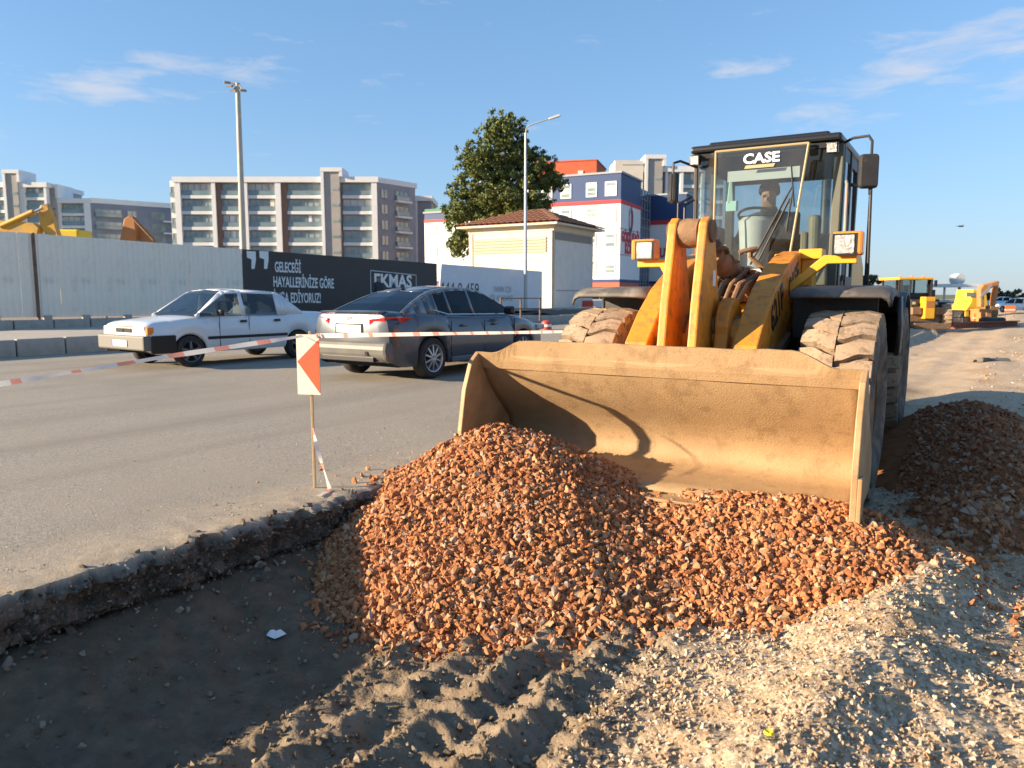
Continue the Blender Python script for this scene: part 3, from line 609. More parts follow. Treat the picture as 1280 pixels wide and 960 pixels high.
for i in range(26):
    a,f=TPL[i%8]; s=random.uniform(.03,.075); y=random.uniform(-.72,.6); c=Vector((random.uniform(-.12,.14),y,2.06-.23*(y+.72)+random.uniform(0,.07)))
    m.add([tuple(c+Vector(q)*s) for q in a],[tuple(int(k) for k in q) for q in f])
tag(m.build('mud_lumps',M_mud,tcyl),kind='stuff')
# ---- hoses
for i,(a,b,sag) in enumerate([((-.06,.5,1.82),(.16,-.3,1.50),.18),((.1,.55,1.80),(.33,-.2,1.42),.12),((.02,.5,1.85),(.25,-.35,1.36),.25),((-.25,.4,1.75),(-.1,-.35,1.45),.2),((.30,.6,1.75),(.38,-.1,1.2),.1),((.12,.3,1.98),(.24,.5,1.72),-.14)]):
    A=Vector(a);B_=Vector(b); m=MB(); m.tube([A.lerp(B_,k/10)-Vector((0,0,sag*math.sin(math.pi*k/10)))+Vector((.05*math.sin(k+i),0,0)) for k in range(11)],.022,8); m.build('hydraulic_hose',M_mud if i%2 else M_black,wl,smooth=True)
for i in range(7):
    x=-.3+.1*i; m=MB(); m.tube([(x,.75,1.72+.03*(i%3)),(x+.04,.35,1.84-.05*(i%2)),(x*.7+.02,.0,1.70),(x*.6,-.18,1.52-.03*(i%3))],.019+.006*(i%2),8); m.build('hydraulic_hose',M_mud if i%3 else M_black,wl,smooth=True)
m=MB(); m.box((.02,.45,1.68),(.5,.3,.16)); m.box((.1,.2,1.62),(.18,.12,.14),rz=.3); m.box((-.15,.22,1.60),(.12,.14,.1),rz=-.2); m.build('valve_block',M_mud,wl,bevel=.015)
for sd in (-1,1):
    m=MB(); m.prism([(-.7,1.02),(-.3,1.18),(.15,1.30),(.1,1.22),(-.28,1.10),(-.65,.95)],sd*.523,sd*.57); m.build('hose_guard',M_mud,wl,bevel=.008)
# ---- front frame, axle, fenders
m=MB(); m.prism([(-.42,.62),(-.42,1.05),(-.12,1.40),(.25,1.56),(.95,1.60),(.95,.55)],-.37,.37); m.build('front_frame',M_yel_c,wl,bevel=.015)
for x0 in (-.39,.29):
    m=MB(); m.prism([(.35,1.3),(.45,1.62),(.7,1.98),(.95,2.0),(1.02,1.85),(.98,1.3)],x0,x0+.08); m.build('frame_tower',M_yel_c,wl,bevel=.01)
m=MB(); m.tube([(-.85,0,.74),(.85,0,.74)],.17,16); m.box((0,0,.74),(.5,.42,.45)); m.build('front_axle',M_mud,wl)
m=MB(); m.tube([(-.85,3,.74),(.85,3,.74)],.17,16); m.box((0,3,.74),(.5,.42,.45)); m.build('rear_axle',M_mud,wl)
m=MB(); m.bb((-.3,.9,.5),(.3,1.5,1.2)); m.prism([(1.3,.5),(1.3,1.45),(4.7,1.3),(4.75,.7),(3.8,.5)],-.42,.42); m.build('rear_frame',M_black,wl)
M_fend=mat('dusty_fender',(.035,.035,.038),(.06,.055,.05),rough=.6,scale=4,dust=((.22,.19,.16),.35,3))
FP=[(-.16,1.58),(-.13,1.62),(-.07,1.645),(.05,1.66),(.3,1.665),(.6,1.645),(.85,1.57),(1.0,1.42)]
for sd in (-1,1):
    m=MB(); m.grid([[(sd*.60,y,z-.0) for y,z in FP],[(sd*.75,y,z+.012) for y,z in FP],[(sd*1.26,y,z+.012) for y,z in FP],[(sd*1.31,y,z-.01) for y,z in FP],[(sd*1.33,y,z-.06) for y,z in FP]])
    f=m.build('fender',M_fend,wl,smooth=True,solid=.025)
    b=MB(); b.grid([[(sd*1.33,y,1.60-.0*y),(sd*1.345,y+.02,1.35),(sd*1.33,y+.06,1.10)] if k<3 else [(sd*1.2,y,1.6),(sd*1.22,y+.02,1.35),(sd*1.2,y+.06,1.1)] for k,y in enumerate((.55,.75,.92,.98))]); b.build('mudguard_flap',M_black,f,smooth=True,solid=.03)
    b=MB(); b.bb((sd*.55,.3,1.25),(sd*1.2,.42,1.62)); b.bb((sd*.55,.84,.85),(sd*1.15,.9,1.55)); b.build('fender_support',M_black,f)
    # rear fender and steps
    b=MB(); b.grid([[(sd*x,3+.86*math.cos(w),.78+.86*math.sin(w)) for w in np.linspace(.15,2.7,12)] for x in (.62,1.27)]); b.build('rear_fender',M_black,wl,smooth=True,solid=.03)
    b=MB(); b.bb((sd*.75,1.25,.62),(sd*1.15,1.75,.66)); b.bb((sd*.75,1.25,.98),(sd*1.1,1.7,1.02)); b.bb((sd*.7,1.22,.55),(sd*.76,1.78,1.5)); b.build('step',M_black,wl)
# ---- hood
m=MB(); m.prism([(2.4,1.3),(2.4,2.28),(3.2,2.32),(4.4,2.18),(4.75,2.0),(4.8,1.3)],-.62,.62); m.build('engine_hood',M_yel_c,wl,bevel=.06)
m=MB(); m.prism([(4.2,.6),(4.2,1.28),(5.05,1.25),(5.1,.75)],-1.05,1.05); m.build('counterweight',M_black,wl,bevel=.06)
m=MB(); m.tube([(.3,3.4,2.2),(.3,3.4,2.95),(.3,3.46,3.05)],.055,12); m.build('exhaust_stack',M_black,wl,smooth=True)
# ---- cab
cab=MB()
cab.prism([(-.36,.98),(-.60,1.17),(-.60,2.42),(.74,2.42),(.74,1.17),(.50,.98)],1.45,1.62,axis='z')
cab=cab.build('cab',M_black,wl,bevel=.01)
m=MB(); rz=[(-.40,.90),(-.66,1.08),(-.68,2.46),(.80,2.46),(.80,1.08),(.56,.90)]
m.prism([(-.62,1.0),(-.64,2.46),(.78,2.46),(.77,1.0)],3.0,3.07,axis='z'); m.prism([(-.5,1.2),(-.5,2.3),(.64,2.3),(.64,1.2)],3.07,3.13,axis='z')
m.build('roof',M_blk,cab,bevel=.025)
def bar(pts,r,mt,name='pillar',n=8,parent=cab):
    m=MB(); m.tube(pts,r,n); return m.build(name,mt,parent,smooth=True)
def post(x,y,x2,y2,z0,z1,w,d,mt,name='pillar'):
    m=MB(); m.add([(x-w/2,y-d/2,z0),(x+w/2,y-d/2,z0),(x+w/2,y+d/2,z0),(x-w/2,y+d/2,z0),(x2-w/2,y2-d/2,z1),(x2+w/2,y2-d/2,z1),(x2+w/2,y2+d/2,z1),(x2-w/2,y2+d/2,z1)],[(0,3,2,1),(4,5,6,7),(0,1,5,4),(1,2,6,5),(2,3,7,6),(3,0,4,7)])
    return m.build(name,mt,cab,bevel=.006)
post(-.585,1.16,-.60,1.16,1.62,3.0,.035,.06,M_black); post(.715,1.2,.735,1.2,1.62,3.0,.075,.09,M_olive)
post(.74,1.30,.75,1.30,1.62,3.0,.05,.08,M_black); post(.74,1.78,.75,1.78,1.62,3.0,.05,.06,M_black); post(-.6,1.8,-.61,1.8,1.62,3.0,.04,.06,M_black)
post(.70,2.38,.72,2.38,1.62,3.0,.09,.09,M_black); post(-.57,2.38,-.58,2.38,1.62,3.0,.09,.09,M_black)
for a,b in (((-.6,2.36,1.62),(.74,2.42,1.95)),((.70,1.2,1.62),(.75,2.4,1.80)),((-.61,1.2,1.62),(-.57,2.4,1.85)),((-.6,2.36,2.85),(.74,2.42,3.0)),((.70,1.2,2.88),(.76,2.4,3.0)),((-.62,1.2,2.9),(-.57,2.4,3.0))):
    m=MB(); m.bb(a,b); m.build('cab_panel',M_black,cab,bevel=.008)
m=MB(); m.bb((-.36,.955,1.60),(.37,.99,1.86)); m.build('front_panel',M_lgrey,cab,bevel=.008)
m=MB(); m.bb((-.58,1.0,2.94),(.72,2.4,2.985)); m.build('headliner',M_dark,cab)
def pane(name,pts,mt,th=.006):
    m=MB(); m.add(pts,[tuple(range(len(pts)))]); return m.build(name,mt,cab)
pane('windshield',[(-.345,.965,1.86),(.355,.965,1.86),(.50,.945,2.985),(-.345,.945,2.985)],M_glass)
pane('quarter_glass',[(-.345,.965,1.64),(-.345,.945,2.985),(-.585,1.14,2.985),(-.57,1.14,1.64)],M_glass)
pane('quarter_glass',[(.355,.965,1.64),(.50,.945,2.985),(.70,1.16,2.985),(.685,1.16,1.64)],M_glass)
pane('door_glass',[(.748,1.34,1.8),(.755,1.34,2.88),(.755,1.76,2.88),(.748,1.76,1.8)],M_glass)
pane('side_glass',[(.745,1.81,1.8),(.75,1.81,2.88),(.74,2.34,2.88),(.735,2.34,1.8)],M_glass)
pane('side_glass',[(-.605,1.2,1.85),(-.61,1.2,2.9),(-.61,2.34,2.9),(-.605,2.34,1.85)],M_glass)
pane('rear_glass',[(-.55,2.39,1.95),(.69,2.39,1.95),(.69,2.39,2.85),(-.55,2.39,2.85)],M_glass)
for a,b in (((-.345,.962,1.62),(-.345,.942,2.99)),((.36,.962,1.86),(.503,.942,2.99)),((-.345,.942,2.985),(.50,.942,2.985))): bar([a,b],.011,M_gold,'glass_seal',6)
text('CASE',.125,cab,frame((.085,.936,2.885),(1,0,0),(0,.02,1)),M_text_white,sx=1.15,ext=.0015,bold=.004)
m=MB(); m.add([(-.07,.937,2.80),(.20,.937,2.80),(.215,.937,2.83),(-.055,.937,2.83)],[(0,1,2,3)]); m.build('gold_decal',M_gold,cab)
m=MB(); m.bb((-.25,1.02,2.70),(.42,1.03,2.80)); m.build('sun_visor',M_lgrey,cab)
for a,b,c,d in (((.02,.935,1.90),(.33,.93,2.52),(.40,.93,2.42),(.36,.93,2.80)),((.08,.935,1.90),(.36,.93,2.50),(.34,.93,2.2),(.38,.93,2.55))):
    m=MB(); m.tube([a,b],.010,6); m.tube([c,d],.008,6); m.tube([b,((c[0]+d[0])/2,.93,(c[2]+d[2])/2)],.008,6); m.build('wiper',M_blk,cab)
for x,y in ((-.56,.99),(.70,.98)):
    m=MB(); m.box((x,y,2.93),(.10,.07,.10),rx=.2); w=m.build('work_light',M_blk,cab,bevel=.01)
    b=MB(); b.box((x,y-.04,2.925),(.08,.012,.08),rx=.2); b.build('lens',M_lens,w)
# mirrors, rails
def mirror(c,w,h,rz,pts):
    m=MB(); m.box(c,(w,.07,h),rz=rz); mm=m.build('mirror',M_black,cab,bevel=.03)
    dy=Vector((math.sin(rz),-math.cos(rz),0))*-.037; b=MB(); b.box(Vector(c)+dy,(w*.86,.006,h*.9),rz=rz); b.build('mirror_face',M_mirror,mm)
    dy=-dy; b=MB(); b.box(Vector(c)+dy,(w*.8,.006,h*.86),rz=rz); b.build('mirror_shell',M_black,mm)
    b=MB(); b.tube(pts,.013,8); b.build('bracket',M_black,mm,smooth=True)
mirror((1.005,1.0,2.70),.165,.30,.35,[(.74,1.25,3.0),(.86,1.05,3.01),(.99,1.02,3.01),(1.02,1.02,2.96),(1.02,1.02,2.5)])
mirror((-.735,.86,2.66),.12,.30,-.85,[(-.58,1.1,2.88),(-.70,.95,2.93),(-.74,.86,2.9),(-.74,.86,2.62)])
bar([(.80,1.22,1.55),(.80,1.22,1.75),(.83,1.05,1.8),(.83,1.05,2.6),(.80,1.2,2.66)],.014,M_grey,'grab_rail')
bar([(.98,1.5,1.2),(.98,1.5,2.62),(.8,1.5,2.66)],.017,M_black,'handrail'); bar([(1.03,1.02,2.55),(1.04,1.1,1.45),(1.0,1.2,1.25),(.85,1.2,1.25)],.013,M_black,'handrail')
bar([(.98,1.5,2.72),(.98,1.5,2.9)],.02,M_black,'handrail')
bar([(.86,1.2,1.45),(1.03,1.15,1.45)],.011,M_black,'handrail'); bar([(.86,1.2,1.6),(1.03,1.13,1.6)],.011,M_black,'handrail')
bar([(-.62,1.05,1.7),(-.66,1.0,1.75),(-.66,1.0,2.5),(-.6,1.1,2.56)],.013,M_black,'handrail'); bar([(-.72,.98,1.7),(-.72,.98,2.52),(-.62,1.05,2.58)],.013,M_black,'handrail')
# headlights on bent arms
for sd,px_ in ((1,.96),(-1,-.79)):
    m=MB(); m.box((px_,.28,2.03),(.23,.16,.19)); h=m.build('headlight',M_orange if sd<0 else M_orange,wl,bevel=.02)
    b=MB(); b.box((px_-sd*.02,.195,2.02),(.15,.02,.15)); b.build('lens',M_lens,h,bevel=.006)
    b=MB(); b.box((px_-.02*sd,.20,2.02),(.185,.012,.175)); b.build('bezel',M_blk,h)
    b=MB(); b.prism([(sd*.50,1.62),(sd*.50,1.70),(px_-sd*.18,1.94),(px_+sd*.07,1.935),(px_+sd*.07,1.87),(px_-sd*.15,1.87)],.26,.34,axis='y'); b.build('light_arm',M_yel_c,wl,bevel=.006)
m=MB(); m.bb((.52,.75,1.62),(.62,.95,2.0)); m.bb((.50,.7,1.93),(.70,.9,2.02)); m.build('arm_stop',M_yel_c,wl,bevel=.01)
m=MB(); m.bb((.36,.6,1.3),(.62,1.1,1.7)); m.build('front_bulkhead',M_mud,wl,bevel=.02)
m=MB(); m.bb((-.62,.6,1.0),(-.36,1.1,1.55)); m.build('front_bulkhead',M_mud,wl,bevel=.02)
# cab interior
m=MB(); m.bb((-.2,1.65,1.70),(.3,2.1,1.98)); m.prism([(2.02,1.95),(2.12,1.95),(2.2,2.5),(2.1,2.5)],-.16,.24); m.build('seat',M_dark,cab,bevel=.03)
m=MB(); m.lathe([(0,1.62),(.15,1.62),(.135,2.0),(.155,2.30),(.165,2.40),(.12,2.44),(0,2.44)],20,axis='z',c=(-.035,1.32,-.06)); m.build('steering_column',M_lgrey,cab,smooth=True)
m=MB(); M4=Matrix.Translation((-.035,1.42,2.40))@Matrix.Rotation(-.35,4,'X'); m.tube([M4@Vector((.19*math.cos(w),.19*math.sin(w),0)) for w in np.linspace(0,6.283,25)],.014,8); m.tube([M4@Vector((-.18,0,0)),M4@Vector((.18,0,0))],.012,6); m.tube([M4@Vector((0,0,0)),(-.035,1.34,2.34)],.02,8); m.build('steering_wheel',M_blk,cab,smooth=True)
m=MB(); m.bb((.36,1.35,1.62),(.64,2.1,1.98)); m.lathe([(0,1.98),(.055,1.98),(.06,2.32),(.05,2.37),(0,2.38)],14,axis='z',c=(.52,1.35,0)); m.bb((.40,1.3,1.95),(.46,1.42,2.22)); m.build('side_console',mat('console',(.20,.17,.10),(.26,.21,.13),rough=.6),cab,bevel=.015)
m=MB(); m.box((-.24,1.12,2.62),(.06,.02,.22),rz=.3,tp=(.5,1)); m.box((-.22,1.12,2.48),(.12,.02,.10)); m.build('hanging_cloth',mat('mint_cloth',(.42,.66,.58),rough=.9),cab,bevel=.008)
m=MB(); m.bb((-.56,1.15,1.62),(-.38,1.5,2.3)); m.box((-.25,1.15,1.95),(.16,.1,.2)); m.build('dashboard',M_dark,cab,bevel=.02)
# ================================================================ people (skin-modifier figures)
def person(name,label,joints,edges,loc,rz,paint,mats,sub=2,parent=None):
    me=bpy.data.meshes.new(name); ks=list(joints); me.from_pydata([joints[k][:3] for k in ks],[(ks.index(a),ks.index(b)) for a,b in edges],[])
    o=bpy.data.objects.new(name,me); col.objects.link(o)
    md=o.modifiers.new('skin','SKIN'); md.use_smooth_shade=True
    for i,k in enumerate(ks):
        r=joints[k][3]; r=r if isinstance(r,tuple) else (r,r); o.data.skin_vertices[0].data[i].radius=r; o.data.skin_vertices[0].data[i].use_root=(i==0)
    o.modifiers.new('sub','SUBSURF').levels=sub; o.modifiers['sub'].render_levels=sub
    bpy.context.view_layer.update(); ev=bpy.data.meshes.new_from_object(o.evaluated_get(bpy.context.evaluated_depsgraph_get())); bpy.data.objects.remove(o)
    ev.materials.clear()
    for q in mats: ev.materials.append(q)
    for p in ev.polygons: p.use_smooth=True; p.material_index=paint(p.center)
    ob=link(name,ev,parent); ob.location=loc; ob.rotation_euler=(0,0,rz); tag(ob,label,'person'); return ob
EDG=[('pelvis','waist'),('waist','chest'),('chest','neck'),('neck','jaw'),('jaw','skull'),('skull','crown'),('jaw','nose')]
for s in 'lr': EDG+=[('chest','sh'+s),('sh'+s,'el'+s),('el'+s,'wr'+s),('wr'+s,'ha'+s),('pelvis','hip'+s),('hip'+s,'kn'+s),('kn'+s,'an'+s),('an'+s,'to'+s)]
def fingers(J,E,s,wr,fw,up):   # five separate fingers rooted in the palm
    f=Vector(fw).normalized(); u=Vector(up).normalized(); w=f.cross(u); p=Vector(wr)
    for i,(off,ln) in enumerate(((-.03,.075),(-.01,.085),(.01,.08),(.03,.065))):
        a=p+f*.085+w*off; b=a+f*ln*.5-u*.01; c=b+f*ln*.3-u*.03
        J['f%d%s'%(i,s)]=(*b,.0085); J['g%d%s'%(i,s)]=(*c,.0075); E+=[('ha'+s,'f%d%s'%(i,s)),('f%d%s'%(i,s),'g%d%s'%(i,s))]
    t=p+f*.05-w*.05; J['t'+s]=(*t,.010); E+=[('wr'+s,'t'+s)]
# driver, seated, facing the windshield (local -y)
J={'pelvis':(0,.10,.06,(.17,.14)),'waist':(0,.10,.24,(.16,.13)),'chest':(0,.09,.46,(.18,.13)),'neck':(0,.05,.60,.062),'jaw':(0,.0,.685,(.068,.075)),'skull':(0,.01,.76,(.085,.10)),'crown':(0,.02,.82,(.07,.085)),'nose':(0,-.088,.725,.018)}
for s,k in (('l',-1),('r',1)):
    J.update({'sh'+s:(k*.2,.09,.50,.085),'el'+s:(k*.27,-.10,.28,.06),'wr'+s:(k*.17,-.30,.40,.04),'ha'+s:(k*.14,-.36,.44,.042),'hip'+s:(k*.1,.05,.02,.105),'kn'+s:(k*.15,-.36,.05,.075),'an'+s:(k*.14,-.40,-.30,.05),'to'+s:(k*.14,-.52,-.33,.045)})
E2=list(EDG)
def paint(c): 
    if c.z>.60: return 0
    if c.y<-.31 and c.z>.36: return 0
    return 1
drv=person('person','machine operator in dark jacket and dark beanie seated behind the cab windshield',J,E2,lw(-.02,1.80,1.98-.09),-PSI,paint,[M_skin,M_cloth])
m=MB(); m.lathe([(.098,.0),(.108,.01),(.107,.045),(.10,.08),(.082,.115),(.05,.138),(0,.146)],20,axis='z'); bn=m.build('beanie',M_beanie,drv,smooth=True); bn.location=(0,.016,.772); bn.rotation_euler=(-.22,0,0)
m=MB(); m.lathe([(.075,.585),(.088,.60),(.082,.635),(.07,.64)],18,axis='z',c=(0,.03,0)); m.build('jacket_collar',M_cloth,drv,smooth=True)
m=MB()
for k in (-1,1): m.lathe([(0,-.012),(.011,-.008),(.013,0)],8,axis='y',c=(k*.032,-.072,.742))
m.build('eyes',M_dark,drv)
# ================================================================ cars
def itp(tab,y):
    ys=[p[0] for p in tab]; return [float(np.interp(y,ys,[p[k] for p in tab])) for k in range(1,len(tab[0]))]
def car_wheel(car,x,y,R,W,side,spokes,tm,rm):
    m=MB(); r=R*.66
    m.lathe([(0,side*.01),(r*.2,side*.035),(r*.24,side*.01)],14)
    for k in range(spokes):
        w=2*math.pi*k/spokes; M4=Matrix.Rotation(w,4,'X'); a=R*.085 if spokes<8 else R*.05
        m.add([M4@Vector(q) for q in [(side*.03,-a,r*.15),(side*.03,a,r*.15),(side*.015,a*.8,r),(side*.015,-a*.8,r),(-side*.03,-a,r*.15),(-side*.03,a,r*.15),(-side*.03,a*.8,r),(-side*.03,-a*.8,r)]],[(0,1,2,3),(7,6,5,4),(0,4,5,1),(1,5,6,2),(2,6,7,3),(3,7,4,0)])
    m.lathe([(r*.9,side*.0),(r*.97,side*.03),(r*1.03,side*.035),(r*1.03,-side*W*.8),(r*.9,-side*W*.8)],28,closed=True)
    wh=m.build('wheel',rm,car,smooth=True,loc=(x,y,R))
    t=MB(); h=W/2; c=-side*h*.75
    t.lathe([(r,c-h),(r*1.15,c-h*1.04),(R*.93,c-h),(R*.99,c-h*.75),(R,c),(R*.99,c+h*.75),(R*.93,c+h),(r*1.15,c+h*1.04),(r,c+h)],32); t.build('tyre',tm,wh,smooth=True)
    d=MB(); d.lathe([(0,-side*.06),(r,-side*.06)],20); d.build('brake_disc',M_dark,wh)
M_ctyre=mat('car_tyre',(.02,.02,.021),(.035,.033,.03),rough=.85,scale=8); M_alloy=mat('alloy',(.42,.42,.43),rough=.35,metal=.7); M_dalloy=mat('dark_alloy',(.16,.16,.17),rough=.4,metal=.6)
def make_car(name,label,loc,head,body,gh,paint,glassm,wheels,R,W,sill,spokes=5,rimm=None,group=None):
    """body: rows (y, half width, top z); gh: dict of greenhouse; +y is forward"""
    car=thing(name,label,'car',loc,head,group)
    ys=set(np.linspace(body[0][0],body[-1][0],44).tolist()+[b[0] for b in body])
    Ra=R*1.13
    for wy in wheels: ys|=set((wy+Ra*np.cos(np.linspace(0,math.pi,13))).tolist())
    ys=sorted(ys); rows=[]
    for y in ys:
        hw,zt=itp(body,y); zb=sill+(.10*sstep(abs(y)/max(abs(body[0][0]),abs(body[-1][0])),.86,1.)); zb=float(zb)
        for wy in wheels:
            if abs(y-wy)<Ra: zb=max(zb,R+math.sqrt(Ra*Ra-(y-wy)**2)*.98-.01)
        zb=min(zb,zt-.12); h=zt-zb
        half=[(hw-.05,zb),(hw-.012,zb+.10*h),(hw,zb+.38*h),(hw-.004,zb+.62*h),(hw-.035,zb+.84*h),(hw-.085,zb+.955*h),(hw-.16,zt),(hw*.45,zt+.018),(0,zt+.024)]
        rows.append([(x,y,z) for x,z in half]+[(-x,y,z) for x,z in half[-2::-1]])
    m=MB(); m.grid(rows); n=len(rows[0]); L_=len(rows)
    m.f.append(tuple(range(n))); m.m.append(0); m.f.append(tuple(range((L_-1)*n,L_*n))); m.m.append(0)
    m.build('body',paint,car,smooth=42)
    b0=MB(); b0.bb((-body[3][1]*.86,body[0][0]+.25,sill),(body[3][1]*.86,body[-1][0]-.25,sill+.12)); 
    b0.build('floor_pan',M_dark,car)
    for wy in wheels:
        w_=MB(); w_.bb((-body[3][1]*.62,wy-Ra,sill+.02),(body[3][1]*.62,wy+Ra,R+Ra)); w_.build('wheel_well',M_dark,car)
    # greenhouse
    zb=gh['belt']; st_=gh['st']    # rows: y, roof z, half width belt, half width roof
    rows=[]
    for (y,zr,hb,hr,k) in st_:
        f=min(1,(zr-zb)/(gh['roof']-zb)); hx=lerp(hb,hr,f); t=.055*f
        rows.append([(hb,y,zb-.02),(lerp(hb,hx,.9),y,zr-t),(hx-.02,y,zr-.012*f),(hx-.02-.07*f-.02,y,zr),(0,y,zr+.03*f)])
    shell=MB(); 
    glasses={}; gid=0
    for i in range(len(rows)-1):
        k=st_[i][4]; gid+=('s' not in k)
        for sg in (1,-1):
            for j in range(4):
                q=[rows[i][j],rows[i][j+1],rows[i+1][j+1],rows[i+1][j]]; q=[(p[0]*sg,p[1],p[2]) for p in q]
                kind='p'
                if j==0 and 's' in k: kind='side_window_%d_%d'%(gid,sg)
                if j==3 and 'w' in k: kind='windscreen'
                if j==3 and 'b' in k: kind='rear_screen'
                if kind=='p': shell.add(q,[(0,1,2,3)])
                else: glasses.setdefault(kind,MB()).add(q,[(0,1,2,3)])
    shell.build('roof',paint,car,smooth=50,solid=.012)
    for k,mb in glasses.items():
        nm=k.split('_')[0]; nm={'side':'side_window','windscreen':'windscreen','rear':'rear_screen'}[nm]; mb.build(nm,glassm if nm!='windscreen' else M_gwind,car,smooth=60)
    s=MB(); hb=gh['st'][3][2]
    for sx in (-.38,.38):
        s=MB(); s.box((sx,gh['seat'],sill+.32),(.46,.5,.22)); s.box((sx,gh['seat']-.26,sill+.62),(.44,.14,.6),rx=-.2); s.box((sx,gh['seat']-.36,sill+1.0),(.24,.09,.18)); s.build('front_seat',M_dark,car,bevel=.03)
    s=MB(); s.box((0,gh['seat']-.85,sill+.35),(1.2,.45,.25)); s.box((0,gh['seat']-1.12,sill+.65),(1.2,.14,.55),rx=-.25); s.build('rear_seat',M_dark,car,bevel=.03)
    s=MB(); s.box((0,gh['dash'],zb-.03),(1.25,.35,.14)); s.build('dashboard',M_dark,car,bevel=.03)
    for wy in wheels:
        for sd in (-1,1): car_wheel(car,sd*(itp(body,wy)[0]-.035),wy,R,W,sd,spokes,M_ctyre,rimm or M_alloy)
    return car
def cbox(car,name,c,d,mt,bevel=.01,**k):
    m=MB(); m.box(c,d,**k); return m.build(name,mt,car,bevel=bevel)
HR=math.atan2(-RD[0],RD[1])     # +y turned to the road direction
# ---------------- white boxy saloon, heading back along the road
M_wcar=mat('white_car_paint',(.70,.71,.72),(.66,.67,.68),rough=.28,scale=2,coat=.5,dust=((.5,.46,.4),.02,5))
wb=[(-2.10,.70,.88),(-2.06,.77,.93),(-1.6,.80,.95),(-1.0,.81,.96),(0,.82,.94),(.75,.815,.93),(1.3,.80,.885),(1.85,.785,.83),(1.96,.76,.80),(2.0,.74,.76)]
gst=[(-1.38,.955,.74,.60,''),(-1.30,1.02,.74,.60,'b'),(-.92,1.31,.75,.60,'b'),(-.86,1.345,.75,.60,''),(-.72,1.375,.76,.60,'s'),(.02,1.40,.77,.605,''),(.10,1.40,.77,.605,'s'),(.36,1.385,.77,.60,'sw'),(.45,1.345,.765,.60,'sw'),(.98,.98,.755,.60,'w'),(1.06,.935,.75,.60,'')]
# position: nearest front wheel touches the road here
p=G(240,459,0); hd=HR+math.pi-.03
fx=Vector((-math.sin(hd),math.cos(hd),0)); rt=Vector((math.cos(hd),math.sin(hd),0))
def place(pt,hd,lx,ly):   # car origin so that local (lx,ly) stands on pt
    f=Vector((-math.sin(hd),math.cos(hd),0)); r=Vector((math.cos(hd),math.sin(hd),0)); return pt-r*lx-f*ly
wc=make_car('car','white boxy saloon car driving past the grey sheet fence',place(p,hd,-.78,1.2),hd,wb,dict(belt=.93,roof=1.40,st=gst,seat=-.05,dash=.82),M_wcar,M_gwind,(1.2,-1.22),.29,.17,.26,5,M_dalloy)
cbox(wc,'front_bumper',(0,1.99,.47),(1.60,.20,.26),mat('bumper_grey',(.13,.125,.11),rough=.6),.03)
for sd in (-1,1): cbox(wc,'bumper_side',(sd*.79,1.72,.44),(.05,.46,.32),M_blk,.015); cbox(wc,'bumper_side',(sd*.795,-1.85,.46),(.04,.4,.26),M_blk,.015)
cbox(wc,'rear_bumper',(0,-2.08,.48),(1.6,.16,.24),M_blk,.03)
cbox(wc,'grille',(-.14,2.0,.685),(.25,.03,.075),M_blk,.004); cbox(wc,'grille',(.14,2.0,.685),(.25,.03,.075),M_blk,.004); cbox(wc,'grille_trim',(0,1.995,.755),(.62,.02,.02),M_chrome,.002)
for sd in (-1,1):
    cbox(wc,'headlight',(sd*.51,1.99,.68),(.36,.04,.15),mat('car_lamp',(.8,.8,.75),rough=.15,metal=.2),.01); cbox(wc,'indicator',(sd*.735,1.93,.68),(.06,.12,.13),M_orange,.01)
    cbox(wc,'side_moulding',(sd*.815,-.02,.52),(.025,1.78,.055),M_blk,.006)
    for y in (-.66,.12): cbox(wc,'door_handle',(sd*.81,y-.02,.81),(.03,.14,.045),M_blk,.008)
    cbox(wc,'mirror',(sd*.86,.62,.98),(.16,.09,.12),M_blk,.03); cbox(wc,'tail_light',(sd*.55,-2.10,.74),(.36,.03,.14),M_red,.01)
    for y in (-.02,.62): cbox(wc,'door_gap',(sd*.813,y,.62),(.008,.010,.58),M_dark,0)
    cbox(wc,'fog_lamp',(sd*.62,2.07,.40),(.12,.03,.08),M_lens,.01)
cbox(wc,'number_plate',(0,2.10,.46),(.52,.012,.11),M_white,.002); cbox(wc,'plate_band',(.24,2.108,.46),(.04,.006,.11),mat('plate_blue',(.05,.1,.45),rough=.5),0)
for x in (-.3,.2):
    m=MB(); m.tube([(x,.98,.965),(x-.35,.86,1.06)],.008,5); m.build('wiper',M_blk,wc)
# driver of the white car
J2={'pelvis':(0,.0,.06,(.16,.13)),'waist':(0,-.02,.22,(.15,.12)),'chest':(0,-.08,.44,(.17,.12)),'neck':(0,-.06,.57,.06),'jaw':(0,-.02,.65,(.065,.075)),'skull':(0,-.03,.72,(.08,.095)),'crown':(0,-.04,.78,(.065,.08)),'nose':(0,.066,.69,.018)}
for s,k in (('l',-1),('r',1)): J2.update({'sh'+s:(k*.19,-.08,.47,.08),'el'+s:(k*.24,.12,.28,.055),'wr'+s:(k*.15,.32,.36,.04),'ha'+s:(k*.13,.38,.40,.042),'hip'+s:(k*.1,.05,.02,.10),'kn'+s:(k*.14,.42,.10,.07),'an'+s:(k*.14,.62,-.12,.05),'to'+s:(k*.14,.72,-.12,.045)})
pd=wc.location+rt*-.38+fx*-.08; person('person','driver in pale top at the wheel of the white saloon',J2,EDG,(pd.x,pd.y,.55),hd,lambda c:(2 if c.z>.73 else 0) if c.z>.57 or (c.y>.33 and c.z>.3) else 1,[M_skin,mat('pale_shirt',(.5,.48,.45),rough=.9),M_dark])
